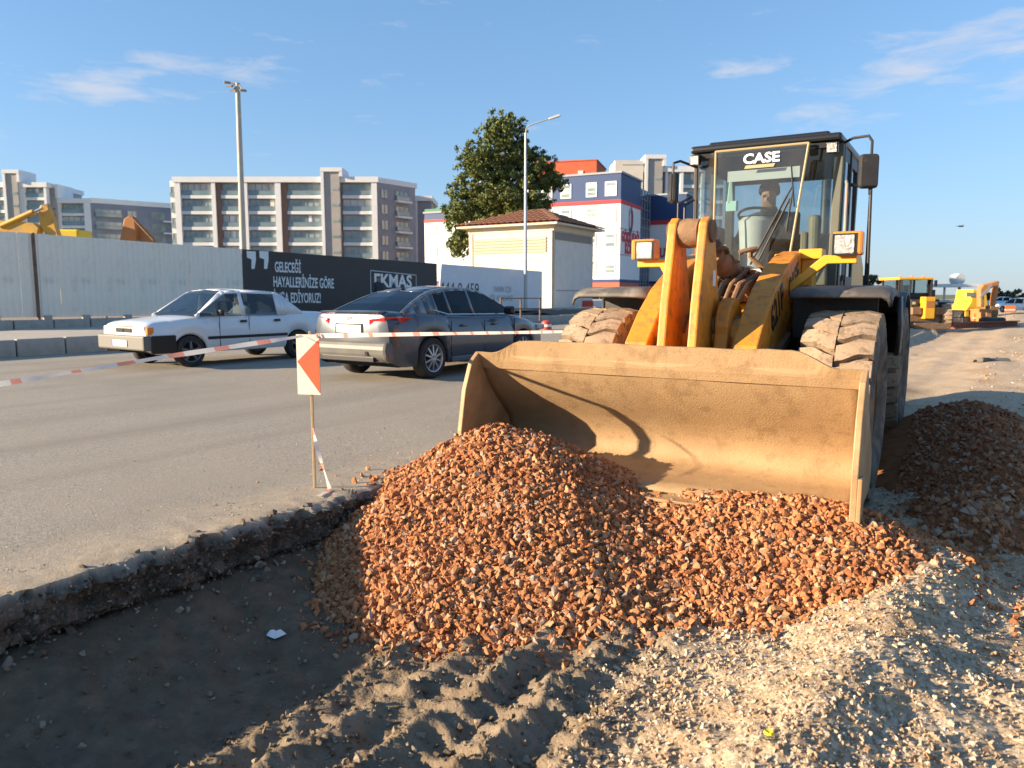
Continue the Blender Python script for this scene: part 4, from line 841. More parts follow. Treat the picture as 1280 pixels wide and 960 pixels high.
# ---------------- dark saloon driving away
M_dcar=mat('dark_grey_blue_paint',(.075,.082,.098),(.07,.076,.09),rough=.3,metal=.35,scale=2,coat=.6,dust=((.24,.21,.175),.02,3))
db=[(-2.26,.66,.92),(-2.22,.78,1.02),(-2.05,.85,1.055),(-1.7,.885,1.05),(-1.2,.90,1.02),(0,.905,.97),(.8,.90,.96),(1.2,.885,.93),(1.75,.85,.84),(2.1,.78,.74),(2.24,.66,.66),(2.27,.5,.6)]
dst=[(-1.90,1.05,.80,.58,'b'),(-1.62,1.17,.80,.575,'b'),(-1.35,1.27,.80,.57,'b'),(-1.10,1.35,.79,.57,''),(-1.04,1.365,.79,.575,'s'),(-.76,1.41,.79,.58,''),(-.70,1.415,.79,.58,'s'),(-.42,1.435,.79,.585,'s'),(-.16,1.435,.79,.585,''),(-.09,1.43,.79,.585,'s'),(.16,1.41,.79,.58,'s'),(.36,1.365,.785,.575,'sw'),(.62,1.255,.785,.57,'sw'),(.92,1.10,.78,.57,'w'),(1.22,.955,.77,.57,'')]
p=G(541,473,0); hd2=HR+.01
dc=make_car('car','dark blue grey metallic saloon car driving away beside the marker sign',place(p,hd2,.86,-1.32),hd2,db,dict(belt=.985,roof=1.435,st=dst,seat=-.1,dash=.82),M_dcar,M_gdark,(1.33,-1.32),.325,.21,.22,10,M_alloy)
M_tail=mat('tail_lamp',(.62,.015,.012),(.5,.01,.01),rough=.12,coat=1,scale=20)
for sd in (-1,1):
    m=MB(); m.add([(sd*.42,-2.245,.86),(sd*.70,-2.20,.86),(sd*.86,-2.03,.90),(sd*.895,-1.80,.965),(sd*.86,-2.04,.985),(sd*.70,-2.23,.975),(sd*.42,-2.27,.95)],[tuple(range(7))]); m.build('tail_light',M_tail,dc,solid=.035)
    cbox(dc,'reflector',(sd*.72,-2.25,.42),(.2,.03,.035),M_tail,.004)
    for y in (-.52,.38): cbox(dc,'door_handle',(sd*.905,y,.82),(.03,.16,.035),M_dcar,.008)
    cbox(dc,'mirror',(sd*1.0,.66,1.04),(.20,.10,.15),M_blk,.04)
    m=MB(); m.tube([(sd*.80,-1.22,1.075),(sd*.842,-.9,1.0),(sd*.845,0,.985),(sd*.835,.9,.975)],.012,6); m.build('chrome_strip',M_chrome,dc,smooth=True)
    for y in (-.88,.05,.98): cbox(dc,'door_gap',(sd*.897,y,.62),(.012,.009,.55),M_dark,0)
    m=MB(); m.box((sd*.89,0,.27),(.05,1.75,.09)); m.build('sill_skirt',M_dcar,dc,bevel=.015)
    cbox(dc,'headlight',(sd*.68,2.12,.70),(.3,.18,.10),M_lens,.02,rz=-sd*.5)
m=MB(); m.prism([(-2.22,.62),(-2.31,.60),(-2.335,.50),(-2.31,.38),(-2.2,.30),(-2.1,.30),(-2.1,.62)],-.80,.80); m.build('rear_bumper',mat('dusty_bumper',(.10,.098,.095),(.14,.13,.115),rough=.55,scale=3),dc,bevel=.05)
cbox(dc,'bumper_insert',(0,-2.29,.35),(1.1,.06,.08),M_blk,.01)
cbox(dc,'number_plate',(0,-2.262,.80),(.52,.03,.12),M_white,.003); cbox(dc,'plate_recess',(0,-2.252,.80),(.60,.03,.17),M_dark,.01); cbox(dc,'tow_cover',(.42,-2.335,.44),(.06,.01,.06),M_dark,.005); cbox(dc,'badge',(0,-2.255,.955),(.14,.02,.06),M_chrome,.02)
m=MB(); m.box((0,-1.02,1.42),(.03,.12,.05),tp=(.6,.3)); m.build('roof_antenna',M_blk,dc,bevel=.01)
m=MB(); m.prism([(-2.23,1.02),(-2.28,1.06),(-2.20,1.068),(-2.05,1.07)],-.62,.62); m.build('boot_lip',M_dcar,dc,bevel=.008)
# ================================================================ marker sign, tape
sb=G(393,611,0); z0=-.02
def at_d(px,py,y): return D(px,py,y)
sg=thing('marker_sign','small white sign with red triangle nailed on a thin wooden stick','sign',(sb.x,sb.y,z0))
zt=D(393,418,sb.y).z; zb_=D(393,493,sb.y).z
m=MB(); m.box((0,.012,(zt+.02-z0)/2),(.018,.018,zt+.02-z0)); m.build('stick',mat('raw_wood',(.50,.36,.20),(.42,.29,.15),rough=.8,scale=20),sg,bevel=.003)
def board(): pass
M_sgw=mat('sign_white',(.70,.65,.54),(.64,.59,.48),rough=.6,scale=9); M_sgr=mat('sign_red',(.72,.10,.03),(.66,.085,.03),rough=.5,scale=9)
hh=zt-zb_; rzS=R_(-12); cS=Vector((-.012,-.006,(zt+zb_)/2-z0))
m=MB(); m.box(cS,(.165,.006,hh),rz=rzS); bd=m.build('panel',M_sgw,sg)
R4=Matrix.Translation(cS)@Matrix.Rotation(rzS,4,'Z'); m=MB(); m.add([R4@Vector(q) for q in [(-.078,-.0055,.02),(.0815,-.0055,-hh*.48),(.0815,-.0055,hh*.42)]],[(0,1,2)]); m.build('red_triangle',M_sgr,bd)
bt=thing('barrier_tape','long red and white barrier tape strung past the marker sign','barrier tape',(sb.x,sb.y,0))
M_tw=thinmat('tape_white',(.80,.77,.72)); M_tr=thinmat('tape_red',(.82,.36,.27))
def ribbon(name,pts,w,nrm,seg=.09,sag=0,tw=0):
    P=[Vector(p)-bt.location for p in pts]; dense=[]
    for a,b in zip(P[:-1],P[1:]):
        n=max(2,int((b-a).length/.045)); dense+=[a.lerp(b,k/n) for k in range(n)]
    dense.append(P[-1]); L=0; vs=[];fs=[];ms=[]; N_=len(dense)
    for i,p in enumerate(dense):
        f=i/(N_-1); q=p-Vector((0,0,sag*4*f*(1-f))); t=(dense[min(i+1,N_-1)]-dense[max(i-1,0)]).normalized()
        n=Vector(nrm); s=t.cross(n).normalized(); s=Matrix.Rotation(tw*math.sin(f*9+1)+.12*math.sin(f*31),3,t)@s
        vs+=[q-s*w/2,q+s*w/2]
        if i: fs.append((2*i-2,2*i-1,2*i+1,2*i)); L+=(p-dense[i-1]).length; ms.append(1 if (L%.28)<.06 else 0)
    m=MB(); m.add(vs,fs); m.m=ms; return m.build(name,[M_tw,M_tr],bt,smooth=True)
tp=Vector((sb.x-.04,sb.y-.014,zt-.01)); 
ribbon('tape_strand',[D(-160,503,3.35),D(0,480,3.75),D(200,447,4.35),tp],.036,(.75,.3,.55),sag=.0,tw=.25)
e2=D(742,414,9.2)
ribbon('tape_strand',[Vector((sb.x+.05,sb.y-.03,zt-.008)),e2],.032,(-.2,1,-.35),sag=.0,tw=.15)
ribbon('tape_tail',[D(391,535,sb.y-.02),D(396,560,sb.y-.03),D(405,588,sb.y-.05),D(412,611,sb.y-.06)],.028,(.3,1,0),tw=.8)
ribbon('tape_tail',[G(413,612,.012),G(398,620,.008)],.04,(0,0,1))
stk=thing('barrier_stake','wooden stake holding the barrier tape behind the loader wheel','stake',(e2.x,e2.y,-.05)); m=MB(); m.box((0,.02,.55),(.03,.03,1.1)); m.box((0,.02,1.13),(.03,.03,.06),tp=(.2,.2)); m.build('post',bpy.data.materials['raw_wood'],stk)
# litter
p=G(344,800,-.43); z=float(terr(np.array([p.x]),np.array([p.y]))[0]); m=MB(); rr=np.random.default_rng(4)
vs=[(.05*math.cos(a)*(.6+.6*rr.random()),.035*math.sin(a)*(.6+.6*rr.random()),.005+.012*rr.random()) for a in np.linspace(0,6.28,10)[:-1]]; up=[(x*.5,y*.5,.02+.022*rr.random()) for x,y,_ in vs]
m.add(vs+up+[(0,0,.03)],[(i,(i+1)%9,9+(i+1)%9,9+i) for i in range(9)]+[(9+i,9+(i+1)%9,18) for i in range(9)]); o=m.build('paper_scrap',M_white,loc=(p.x,p.y,z)); tag(o,'crumpled white paper scrap on the dark trench floor','litter')
# ================================================================ pavement, kerbs, hoardings
M_conc=mat('kerb_concrete',(.40,.37,.33),(.33,.305,.27),rough=.9,scale=4,bump=.3,bscale=40,dust=((.34,.29,.22),.25,4))
M_pave=mat('pavement_concrete',(.43,.39,.33),(.36,.325,.275),rough=.9,scale=2,bump=.3,bscale=30)
RX=Vector((RD[0],RD[1],0)); PX=Vector((RD[1],-RD[0],0)); KR=math.atan2(RD[1],RD[0])     # along the road, to the right of it
def at(s,t,z=0): x,y=xy(s,t); return Vector((x,y,z))
KS=-14.15
m=MB(); m.add([at(KS-.1,-25,.345),at(KS-.1,45,.345),at(-19.7,45,.345),at(-19.7,-25,.345),at(KS-.1,-25,-.2),at(KS-.1,45,-.2),at(-19.7,45,-.2),at(-19.7,-25,-.2)],[(0,1,2,3),(4,5,1,0),(7,4,0,3),(5,6,2,1)]); tag(m.build('pavement',M_pave),kind='structure')
def kerb(name,s,w,z0,z1,t0,t1,step,zslope=0,skip=None):
    root=bpy.data.objects.new(name,None); col.objects.link(root); root.location=at(s,0); root.rotation_euler=(0,0,KR); tag(root,kind='structure')
    mm=MB(); mm.prism([(-w/2,z0),(w/2,z0),(w/2,z1-.05),(w/2-.03,z1),(-w/2,z1)],0,step-.035); first=None; t=t0; k=0
    while t<t1:
        if first is None: first=mm.build('kerb_stone',M_conc,root,bevel=.012); o=first
        else: o=first.copy(); col.objects.link(o); o.parent=root
        # local frame: x along the road, y to its left
        o.location=(t,random.uniform(-.012,.012),zslope*t+random.uniform(-.012,.01)); o.rotation_euler=(0,0,random.uniform(-.012,.012)); t+=step; k+=1
    return root
def kprism(root): pass
kerb('kerb',KS,.2,-.05,.37,-4,46,1.0); kerb('retaining_kerb',-19.75,.25,.2,.63,2,46,1.05,zslope=-.003)
m=MB(); m.add([at(-19.85,-4,.52),at(-19.85,48,.35),at(-40,48,.35),at(-40,-4,.52),at(-19.85,-4,-.3),at(-19.85,48,-.3)],[(0,1,2,3),(0,1,5,4)]); tag(m.build('fence_verge',mat('verge_dirt',(.20,.16,.12),(.27,.22,.16),rough=1,scale=2,bump=.5)),kind='structure')
# hoarding line parallel to the road
FA=D(0,393,21.5); FA.z=0; FB=D(676,386,47); FB.z=0; FD=(FB-FA).normalized(); FL=(FB-FA).length; FN=FD.cross(Vector((0,0,1)))   # FN faces the road
def fz(d): f=d/FL; return lerp(.66,.34,f),lerp(3.10,2.74,f)
def fd(px):      # distance along the fence where the sight line of a column crosses it
    a=(px-640)/F; c=math.cos(TH); r=Vector((a,c,0)); den=r.x*FD.y-r.y*FD.x; return (FA.x*r.y-FA.y*r.x)*-1/den*-1 if False else -(FA.x*r.y-FA.y*r.x)/(FD.x*r.y-FD.y*r.x)
FRZ=math.atan2(FD.y,FD.x)
d0,d1,d2,d3=-1.6,fd(309),fd(548),fd(677)
M_sheet=mat('grey_sheet',(.82,.755,.65),(.77,.705,.60),rough=.5,metal=.25,scale=1.2,dust=((.5,.46,.40),.15,1.5)); M_post=mat('rusty_post',(.12,.075,.05),(.2,.13,.09),rough=.9,scale=6)
M_blkb=mat('black_banner',(.030,.026,.025),(.038,.032,.031),rough=.55,scale=2); M_whtb=mat('white_banner',(.70,.70,.72),(.66,.66,.69),rough=.55,scale=2)
fn=thing('sheet_fence','grey corrugated sheet metal site fence behind the white car','fence',FA,FRZ)
def cor_panel(w,h0,h1,t0,t1,dd):
    n=int(round(w/.2)); rows=[[],[]]
    for i in range(n):
        for u,yy in ((0,0),(.62,0),(.70,.014),(.92,.014)):
            x=(i+u)*w/n; f=x/w; rows[0].append((x,yy,lerp(h0,h1,f)-dd)); rows[1].append((x,yy,lerp(t0,t1,f)-dd))
    rows[0].append((w-.004,0,h1-dd)); rows[1].append((w-.004,0,t1-dd)); return rows
x=d0; i=0
while x<d1-.01:
    w=min(1.1,d1-x); a,b=fz(x),fz(x+w); m=MB(); m.grid(cor_panel(w,a[0],b[0],a[1]+random.uniform(-.012,.012),b[1],0)); m.build('sheet_panel',M_sheet,fn,loc=(x,random.uniform(-.008,.008),0),solid=.004); x+=w; i+=1
x=d0
for px in (-45,54,140,225,306):
    q=fd(px); a=fz(q); m=MB(); m.bb((-.035,-.075,a[0]-.3),(.035,-.010,a[1]+(.02 if px==54 else -.15))); m.build('post',M_post,fn,loc=(q,0,0)) if px==54 else m.build('post',M_post,fn,loc=(q,.14,0))
for q in np.arange(d0,d1,1.35):
    m=MB(); a=fz(q); m.box((0,-.06,a[0]-.02),(.22,.16,.14),rz=random.uniform(-.2,.2)); m.build('footing_block',M_conc,fn,loc=(q+random.uniform(-.3,.3),0,0),bevel=.02)
def hoarding(name,label,a,b,slant,mt,top0=0,top1=0):
    h=thing(name,label,'hoarding',FA,FRZ); n=max(1,int(round((b-a)/1.25)))
    for k in range(n):
        xa,xb=lerp(a,b,k/n),lerp(a,b,(k+1)/n); za,zb=fz(xa),fz(xb); m=MB()
        sl=slant if k==0 else 0; sl2=slant if False else 0
        m.add([(xa,-.0,za[0]-.15),(xb,0,zb[0]-.15),(xb,0,zb[1]),(xa+sl,0,za[1]),(xa,.04,za[0]-.15),(xb,.04,zb[0]-.15),(xb,.04,zb[1]),(xa+sl,.04,za[1])],[(0,1,2,3),(7,6,5,4),(3,2,6,7),(0,3,7,4),(1,5,6,2)]); m.build('board',mt,h)
    return h
hb_=hoarding('black_hoarding','long black printed hoarding board with white slogan and framed logo',d1+.01,d2-.01,0,M_blkb)
hw_=hoarding('white_hoarding','white printed hoarding board with phone number next to black one',d2,d3,.35,M_whtb)
def ftext(root,body,px,py,hpx,wpx,mt,bold=.0):
    q=fd(px); y_=(FA+FD*q).y; z=D(px,py,y_).z; dist=y_/math.cos(TH); size=hpx/F*dist/.70
    t=text(body,size,root,frame((q,-.006,z),(1,0,(fz(q+1)[1]-fz(q)[1])),(0,0,1)),mt,ext=.002,bold=bold*size)
    # fit the printed width
    q0,q1=fd(px-wpx/2),fd(px+wpx/2); bx=[v.co.x for v in t.data.vertices]; k=abs(q1-q0)/max(.01,max(bx)-min(bx)); t.data.transform(Matrix.Diagonal((k,1,1,1))); return t
ftext(hb_,'GELECEĞİ',365,335,12,32,M_text_white,.02); ftext(hb_,'HAYALLERİNİZE GÖRE',385,354,12,74,M_text_white,.02); ftext(hb_,'İNŞA EDİYORUZ!',376,373,12,58,M_text_white,.02); ftext(hb_,'EKMAS',494,352,15,46,M_text_white,.03)
for (px,dx) in ((320.5,0),(336,0)):
    q=fd(px); y_=(FA+FD*q).y; w=fd(px+5.5)-q; zt=D(px,314,y_).z; zm=D(px,324,y_).z; zl=D(px,336,y_).z
    m=MB(); m.add([(q-w,-.008,zt),(q+w,-.008,zt),(q+w,-.008,zm),(q+.6*w,-.008,zl),(q-.1*w,-.008,zl),(q,-.008,zm),(q-w,-.008,zm+.05)],[(0,1,2,3,4,5,6)]); m.build('quotation_mark',M_text_white,hb_)
qa,qb=fd(466),fd(522); ya=(FA+FD*qa).y; yb=(FA+FD*qb).y
for a,b in (((qa,D(466,338,ya).z),(qb,D(522,344,yb).z)),((qa,D(466,338,ya).z),(qa,D(466,366,ya).z)),((qb,D(522,344,yb).z),(qb,D(522,368,yb).z)),((qa,D(466,366,ya).z),(qb,D(522,368,yb).z))):
    m=MB(); m.tube([(a[0],-.008,a[1]),(b[0],-.008,b[1])],.018,4); m.build('logo_frame',M_text_white,hb_)
ftext(hw_,'444 0 459',576,362,15,48,M_text_black); M_tg=mat('grey_lettering',(.3,.3,.31),rough=.6)
ftext(hw_,'YARININ İÇİN',628,362,7,22,M_tg); ftext(hw_,'BİR ARADAYIZ',627,373,7,28,M_tg)
# far kerb, flower bed and railing at the end of the hoarding
m=MB(); m.add([at(-14.6,33,.2),at(-14.6,46,.2),at(-19.3,46,.25),at(-19.3,33,.25)],[(0,1,2,3)])
m=MB(); pts=[];
for i,t in enumerate(np.linspace(29,45.5,16)):
    pts.append([at(s,t,.36+.22*math.sin(math.pi*f)*(.6+.5*random.random())) for f,s in zip((0,.25,.5,.75,1),(-14.6,-15.3,-16.2,-17,-17.6))])
m.grid(pts); tag(m.build('soil_bed',mat('dark_earth',(.06,.045,.035),(.11,.085,.06),rough=1,scale=6,bump=.6),smooth=True),kind='structure')
rl=thing('railing','thin brown steel pedestrian railing below the street lamp','railing',at(-14.9,25.0,.34),KR)
def rail_at(px,py,hpx):
    pass
ra=G(626,402,.36); rb_=G(675,401,.36); dv=rb_-ra; rl.location=ra; rl.rotation_euler=(0,0,math.atan2(dv.y,dv.x)); Lr=dv.length
for q in (0,Lr*.5,Lr):
    m=MB(); m.bb((q-.025,-.025,0),(q+.025,.025,.85)); m.build('post',M_post,rl)
for z in (.82,.45):
    m=MB(); m.bb((0,-.018,z-.018),(Lr,.018,z+.018)); m.build('rail',M_post,rl)
p=G(683,412,0); rb=thing('traffic_drum','red and white round reflector drum against the kerb','drum',(p.x,p.y,0)); m=MB(); m.lathe([(0,0),(.20,0),(.20,.10),(.18,.30),(.10,.34),(0,.35)],18,axis='z'); m.build('body',M_red,rb,smooth=True); m=MB(); m.lathe([(.203,.11),(.192,.20)],18,axis='z'); m.build('white_band',M_white,rb)
# ---------------------------------------------------------------- lamp posts
def lamp(name,label,base,top,r0,r1,arms,mt):
    o=thing(name,label,'street lamp',base); b=Vector(base); m=MB(); m.tube([Vector((0,0,0)),Vector(top)-b],[r0,r1],12); m.build('pole',mt,o,smooth=True)
    for a in arms:
        A=[Vector(q)-b for q in a]; m=MB(); m.tube(A,.035,8); m.build('arm',mt,o,smooth=True)
        d=(A[-1]-A[-2]).normalized(); m=MB(); M4=Matrix.Translation(A[-1]+d*.25)@d.to_track_quat('X','Z').to_matrix().to_4x4(); m.add([M4@Vector(q) for q in [(-.35,-.10,-.06),(.35,-.13,-.07),(.35,.13,-.07),(-.35,.10,-.06),(-.35,-.07,.05),(.3,-.1,.06),(.3,.1,.06),(-.35,.07,.05)]],[(0,3,2,1),(4,5,6,7),(0,1,5,4),(1,2,6,5),(2,3,7,6),(3,0,4,7)]); m.build('lamp_head',M_lgrey,o,bevel=.03)
    return o
M_galv=mat('galvanised',(.50,.50,.47),(.43,.43,.41),rough=.55,metal=.3,scale=2); M_cpole=mat('pale_pole',(.46,.44,.38),(.40,.38,.33),rough=.7,scale=2)
y_=44.; b=D(657,385,y_); b.z=.2; lamp('street_lamp','slim galvanised street lamp with one raised arm in front of the small substation',b,D(657,166,y_),.11,.06,[[D(657,168,y_),D(658,160,y_),D(664,156,y_),D(688,148,y_)]],M_galv)
y_=34.; b=D(306,372,y_); b.z=.3; T_=D(297,104,y_)
fl=thing('floodlight_mast','tall leaning mast with a crown of lamps behind the grey fence','street lamp',b); m=MB(); m.tube([Vector((0,0,0)),T_-b],[.16,.10],12); m.build('pole',M_cpole,fl,smooth=True)
for dx,dy in ((-13,-1),(-10,4),(-5,9),(7,9)):
    m=MB(); e=D(297+dx,104+dy,y_+random.uniform(-.5,.5))-b; m.tube([T_-b,e],.03,6); m.box(e,(.26,.14,.09),rx=.4,rz=random.uniform(-.5,.5)); m.build('lamp_head',M_grey,fl)
# ---------------------------------------------------------------- substation with tiled hip roof
M_ren=mat('cream_render',(.66,.585,.46),(.61,.54,.42),rough=.9,scale=1.2,bump=.1); M_ren2=mat('grey_white_render',(.72,.67,.61),(.66,.61,.55),rough=.9,scale=1.5); M_tile=mat('terracotta',(.46,.20,.10),(.36,.15,.075),rough=.85,scale=5)
yc=50.; c0=D(690,388,yc); zb0=.25; zE=D(690,281,yc).z
lw_=Vector((-.86,.51,0)); rw_=Vector((.50,.866,0)); 
def along(p,d,px):      # how far to go from p along d to reach column px
    a=(px-640)/F/math.cos(TH)*1.0; return (a*p.y-p.x)/(d.x-a*d.y)
LL=along(c0,lw_,588); LR=along(c0,rw_,738)
sub=thing('substation','small cream rendered substation with red tiled hip roof behind the white hoarding','building',(c0.x,c0.y,zb0),math.atan2(-lw_.y,-lw_.x))
# local: x from -LL to 0 along the left face, y away from the camera
Hs=zE-zb0; ey=LR
m=MB(); m.bb((-LL,0,-.5),(0,ey,Hs)); m.build('wall',M_ren,sub)
m=MB(); m.bb((-LL-.1,-.03,Hs-.35),(.10,ey+.1,Hs)); m.build('ring_beam',M_ren,sub)
for x in (-LL,-.28): m=MB(); m.bb((x,-.06,-.4),(x+.28,.2,Hs-.36)); m.build('corner_pier',M_ren,sub)
m=MB(); m.bb((-LL+.4,-.025,Hs-1.75),(-.4,.03,Hs-.75)); lv=m.build('louvre_vent',mat('vent_dark',(.28,.23,.16),rough=.8),sub)
for k in range(5): m=MB(); m.box((-LL/2,-.05,Hs-1.65+k*.2),(LL-.9,.05,.12),rx=.5); m.build('louvre_slat',M_ren,sub)
m=MB(); m.bb((.0,.35,-.3),(.05,ey-.35,Hs-.95)); m.build('side_panel',M_ren2,sub)
m=MB(); m.bb((.0,.35,Hs-.9),(.04,ey-.3,Hs-.42)); m.build('side_vent',mat('vent_grey',(.25,.24,.22),rough=.8),sub)
m=MB(); m.bb((.05,.5,1.3),(.07,ey-.5,1.36)); m.build('panel_joint',mat('joint_grey',(.3,.28,.26),rough=.9),sub)
m=MB(); m.bb((-2.4,-.05,1.75),(-1.9,-.005,2.25)); m.build('warning_sign',mat('yellow_sign',(.75,.55,.03),rough=.5),sub)
o_=.65; hx=[(-LL-o_,-o_),(o_,-o_),(o_,ey+o_),(-LL-o_,ey+o_)]; rh=1.35; rdg=[(-LL*.62,ey/2),(-LL*.38,ey/2)]
m=MB(); m.prism(hx,Hs+.005,Hs+.12,axis='z'); m.build('eaves',M_ren,sub)
m=MB(); v=[(x,y,Hs+.125) for x,y in hx]+[(x,y,Hs+rh) for x,y in rdg]; m.add(v,[(0,1,5,4),(1,2,5),(2,3,4,5),(3,0,4),(3,2,1,0)]); roof=m.build('roof',M_tile,sub)
def tiles(A,B,C,D_,nu,nv):     # rows of curved tiles from the eaves A-B up to the ridge D-C
    A,B,C,D_=[Vector(q) for q in (A,B,C,D_)]; n=((B-A).cross(D_-A)).normalized()
    if n.z<0: n=-n
    L0=(B-A).length; ud=(B-A).normalized(); me=None
    for i in range(nv):
        f0,f1=i/nv,(i+1.15)/nv; a=A.lerp(D_,f0); b=B.lerp(C,f0); w=L0/nu; k=int((b-a).length/w)
        up=((A.lerp(D_,min(1,f1))+B.lerp(C,min(1,f1)))/2-(a+b)/2); up=up-ud*up.dot(ud)
        for j in range(k):
            p0=a+ud*((b-a).length-k*w)/2+ud*w*j
            if me is None:
                mb=MB(); rr=[]
                for e in (0,1):
                    rr.append([ud*w*u+up*e+n*(.02+.09*math.sin(math.pi*u)+(.05 if e==0 else 0)) for u in (0,.2,.4,.6,.8,1)])
                mb.grid(rr); ob=mb.build('roof_tile',M_tile,roof,smooth=True); me=ob.data
            else: ob=link('roof_tile',me,roof)
            ob.location=p0
tiles(v[0],v[1],v[5],v[4],17,7); tiles(v[1],v[2],v[5],v[5],13,7)
# ---------------------------------------------------------------- tree builder
def leafmat(name,cs):
    return mat(name,cs[0],island=cs,rough=.75,scale=3,spec=.25)
M_leafA=leafmat('pine_leaf',[(.085,.115,.03),(.12,.155,.042),(.17,.195,.055),(.10,.13,.035),(.21,.22,.07),(.06,.085,.026)]); M_bark=mat('bark',(.10,.075,.05),(.15,.11,.08),rough=.95,scale=8,bump=.6)
M_leafB=leafmat('grey_green_leaf',[(.08,.10,.055),(.11,.13,.07),(.14,.155,.09),(.065,.085,.045)])
def tree(name,label,base,lobes,nleaf,ls,lm,trunk_top,tr,seed=1,group=None):
    r=np.random.default_rng(seed); o=thing(name,label,'tree',base,group=group); b=Vector(base); m=MB()
    m.tube([(0,0,0),(.05*tr,0,trunk_top*.5),(0,.1*tr,trunk_top)],[tr,tr*.75,tr*.4],10)
    L=[(Vector(c)-b,Vector(s)) for c,s in lobes]
    for c,s in L: m.tube([(0,0,min(trunk_top*.8,max(.1*trunk_top,c.z-1.2*s.z))),Vector((c.x*.5,c.y*.5,c.z-.5*s.z)),c],[tr*.4,tr*.25,tr*.08],6)
    m.build('trunk',M_bark,o,smooth=True)
    vol=np.array([s.x*s.y*s.z for c,s in L])**.75; pk=r.choice(len(L),nleaf,p=vol/vol.sum())
    ctr=np.array([c[:] for c,s in L])[pk]; sz=np.array([s[:] for c,s in L])[pk]
    nclump=max(30,nleaf//55); cd_=r.normal(size=(nclump,3)); 
    u=r.normal(size=(nleaf,3)); u/=np.linalg.norm(u,axis=1)[:,None]
    ck=(r.integers(0,max(8,nclump//len(L)),nleaf)*len(L)+pk)%nclump; cdir=cd_/np.linalg.norm(cd_,axis=1)[:,None]; crad=r.uniform(.30,1.12,nclump)
    P=ctr+sz*(cdir[ck]*crad[ck][:,None]+u*r.uniform(0,.20,(nleaf,1)))
    q=r.normal(size=(nleaf,3)); q/=np.linalg.norm(q,axis=1)[:,None]; w=np.cross(q,r.normal(size=(nleaf,3))); w/=np.linalg.norm(w,axis=1)[:,None]; h=ls*r.uniform(.6,1.3,(nleaf,1))
    V=np.stack([P-q*h,P+w*h*.5,P+q*h,P-w*h*.5],1).reshape(-1,3); f=np.arange(nleaf*4).reshape(-1,4)
    cr=np_mesh('crown',V,f,lm,o); return o
yt=62.
def lob(px,py,rx,ry,rz,y): p=D(px,py,y); s=y/F; return ((p.x,p.y,p.z),(rx*s,rz*s,ry*s))
tb=D(632,372,yt); tb.z=.2
tree('pine_tree','tall dark evergreen tree with broken crown rising behind the substation',tb,[lob(628,165,28,26,26,yt),lob(600,200,28,24,26,yt-1),lob(650,195,24,22,24,yt+1),lob(625,215,38,26,34,yt),lob(675,215,26,22,26,yt),lob(690,228,18,12,18,yt),lob(590,240,28,24,28,yt),lob(640,248,44,26,36,yt-1),lob(580,268,24,22,24,yt),lob(615,270,30,22,30,yt),lob(575,300,17,24,20,yt),lob(660,262,34,16,30,yt)],70000,.125,M_leafA,11.5,.45,3)
# ================================================================ far buildings
M_awhite=mat('facade_white',(.80,.795,.78),(.75,.745,.73),rough=.85,scale=.6); M_abrown=mat('facade_brown',(.28,.17,.12),(.24,.14,.10),rough=.8,scale=.8); M_ataupe=mat('facade_taupe',(.42,.39,.355),(.38,.355,.325),rough=.85,scale=.7); M_agrey=mat('facade_grey',(.30,.30,.32),(.26,.26,.28),rough=.8,scale=.7); M_acream=mat('facade_cream',(.76,.69,.58),(.7,.63,.53),rough=.85,scale=.6)
M_apane=mat('window_glass',(.17,.23,.225),(.36,.41,.39),rough=.12,scale=.35,spec=.6); M_arail=mat('rail_glass',(.17,.24,.26),(.22,.30,.32),rough=.1,scale=.5); M_acurt=mat('curtain_pane',(.62,.63,.58),(.45,.47,.45),rough=.4,scale=.9)
M_roofb=mat('roof_blue_grey',(.30,.32,.36),rough=.7)
_wc={}
def win(root,u0,u1,z0,z1,v,kind,M4=None):
    """recessed glazed opening with frame, mullions and a glass balustrade; shared meshes"""
    w=round(u1-u0,2); h=round(z1-z0,2); key=(w,h,kind)
    if key not in _wc:
        a=MB(); a.bb((0,.0,0),(w,.04,h)); b=MB(); n=max(2,int(round(w/1.3)))
        for k in range(n+1): b.bb((k*w/n-.05,-.06,0),(k*w/n+.05,-.005,h))
        b.bb((-.05,-.065,-.02),(w+.05,-.004,.08)); b.bb((-.05,-.065,h-.08),(w+.05,-.004,h+.02)); c=MB(); c.bb((0,-.45,.05),(w,-.41,.85)); d=MB(); d.bb((0,-.48,.85),(w,-.38,.9))
        _wc[key]=[q.build('tmp',mt).data for q,mt in ((a,M_apane if kind!='c' else M_acurt),(b,M_agrey),(c,M_arail),(d,M_agrey))]
        for q in _wc[key]:
            for o in [o for o in bpy.data.objects if o.data==q]: bpy.data.objects.remove(o)
    ms=_wc[key]; p=link('window',ms[0],root); p.location=(u0,v,z0)
    link('frame',ms[1],p)
    if kind!='f': link('balustrade',ms[2],p); link('handrail',ms[3],p)
    return p
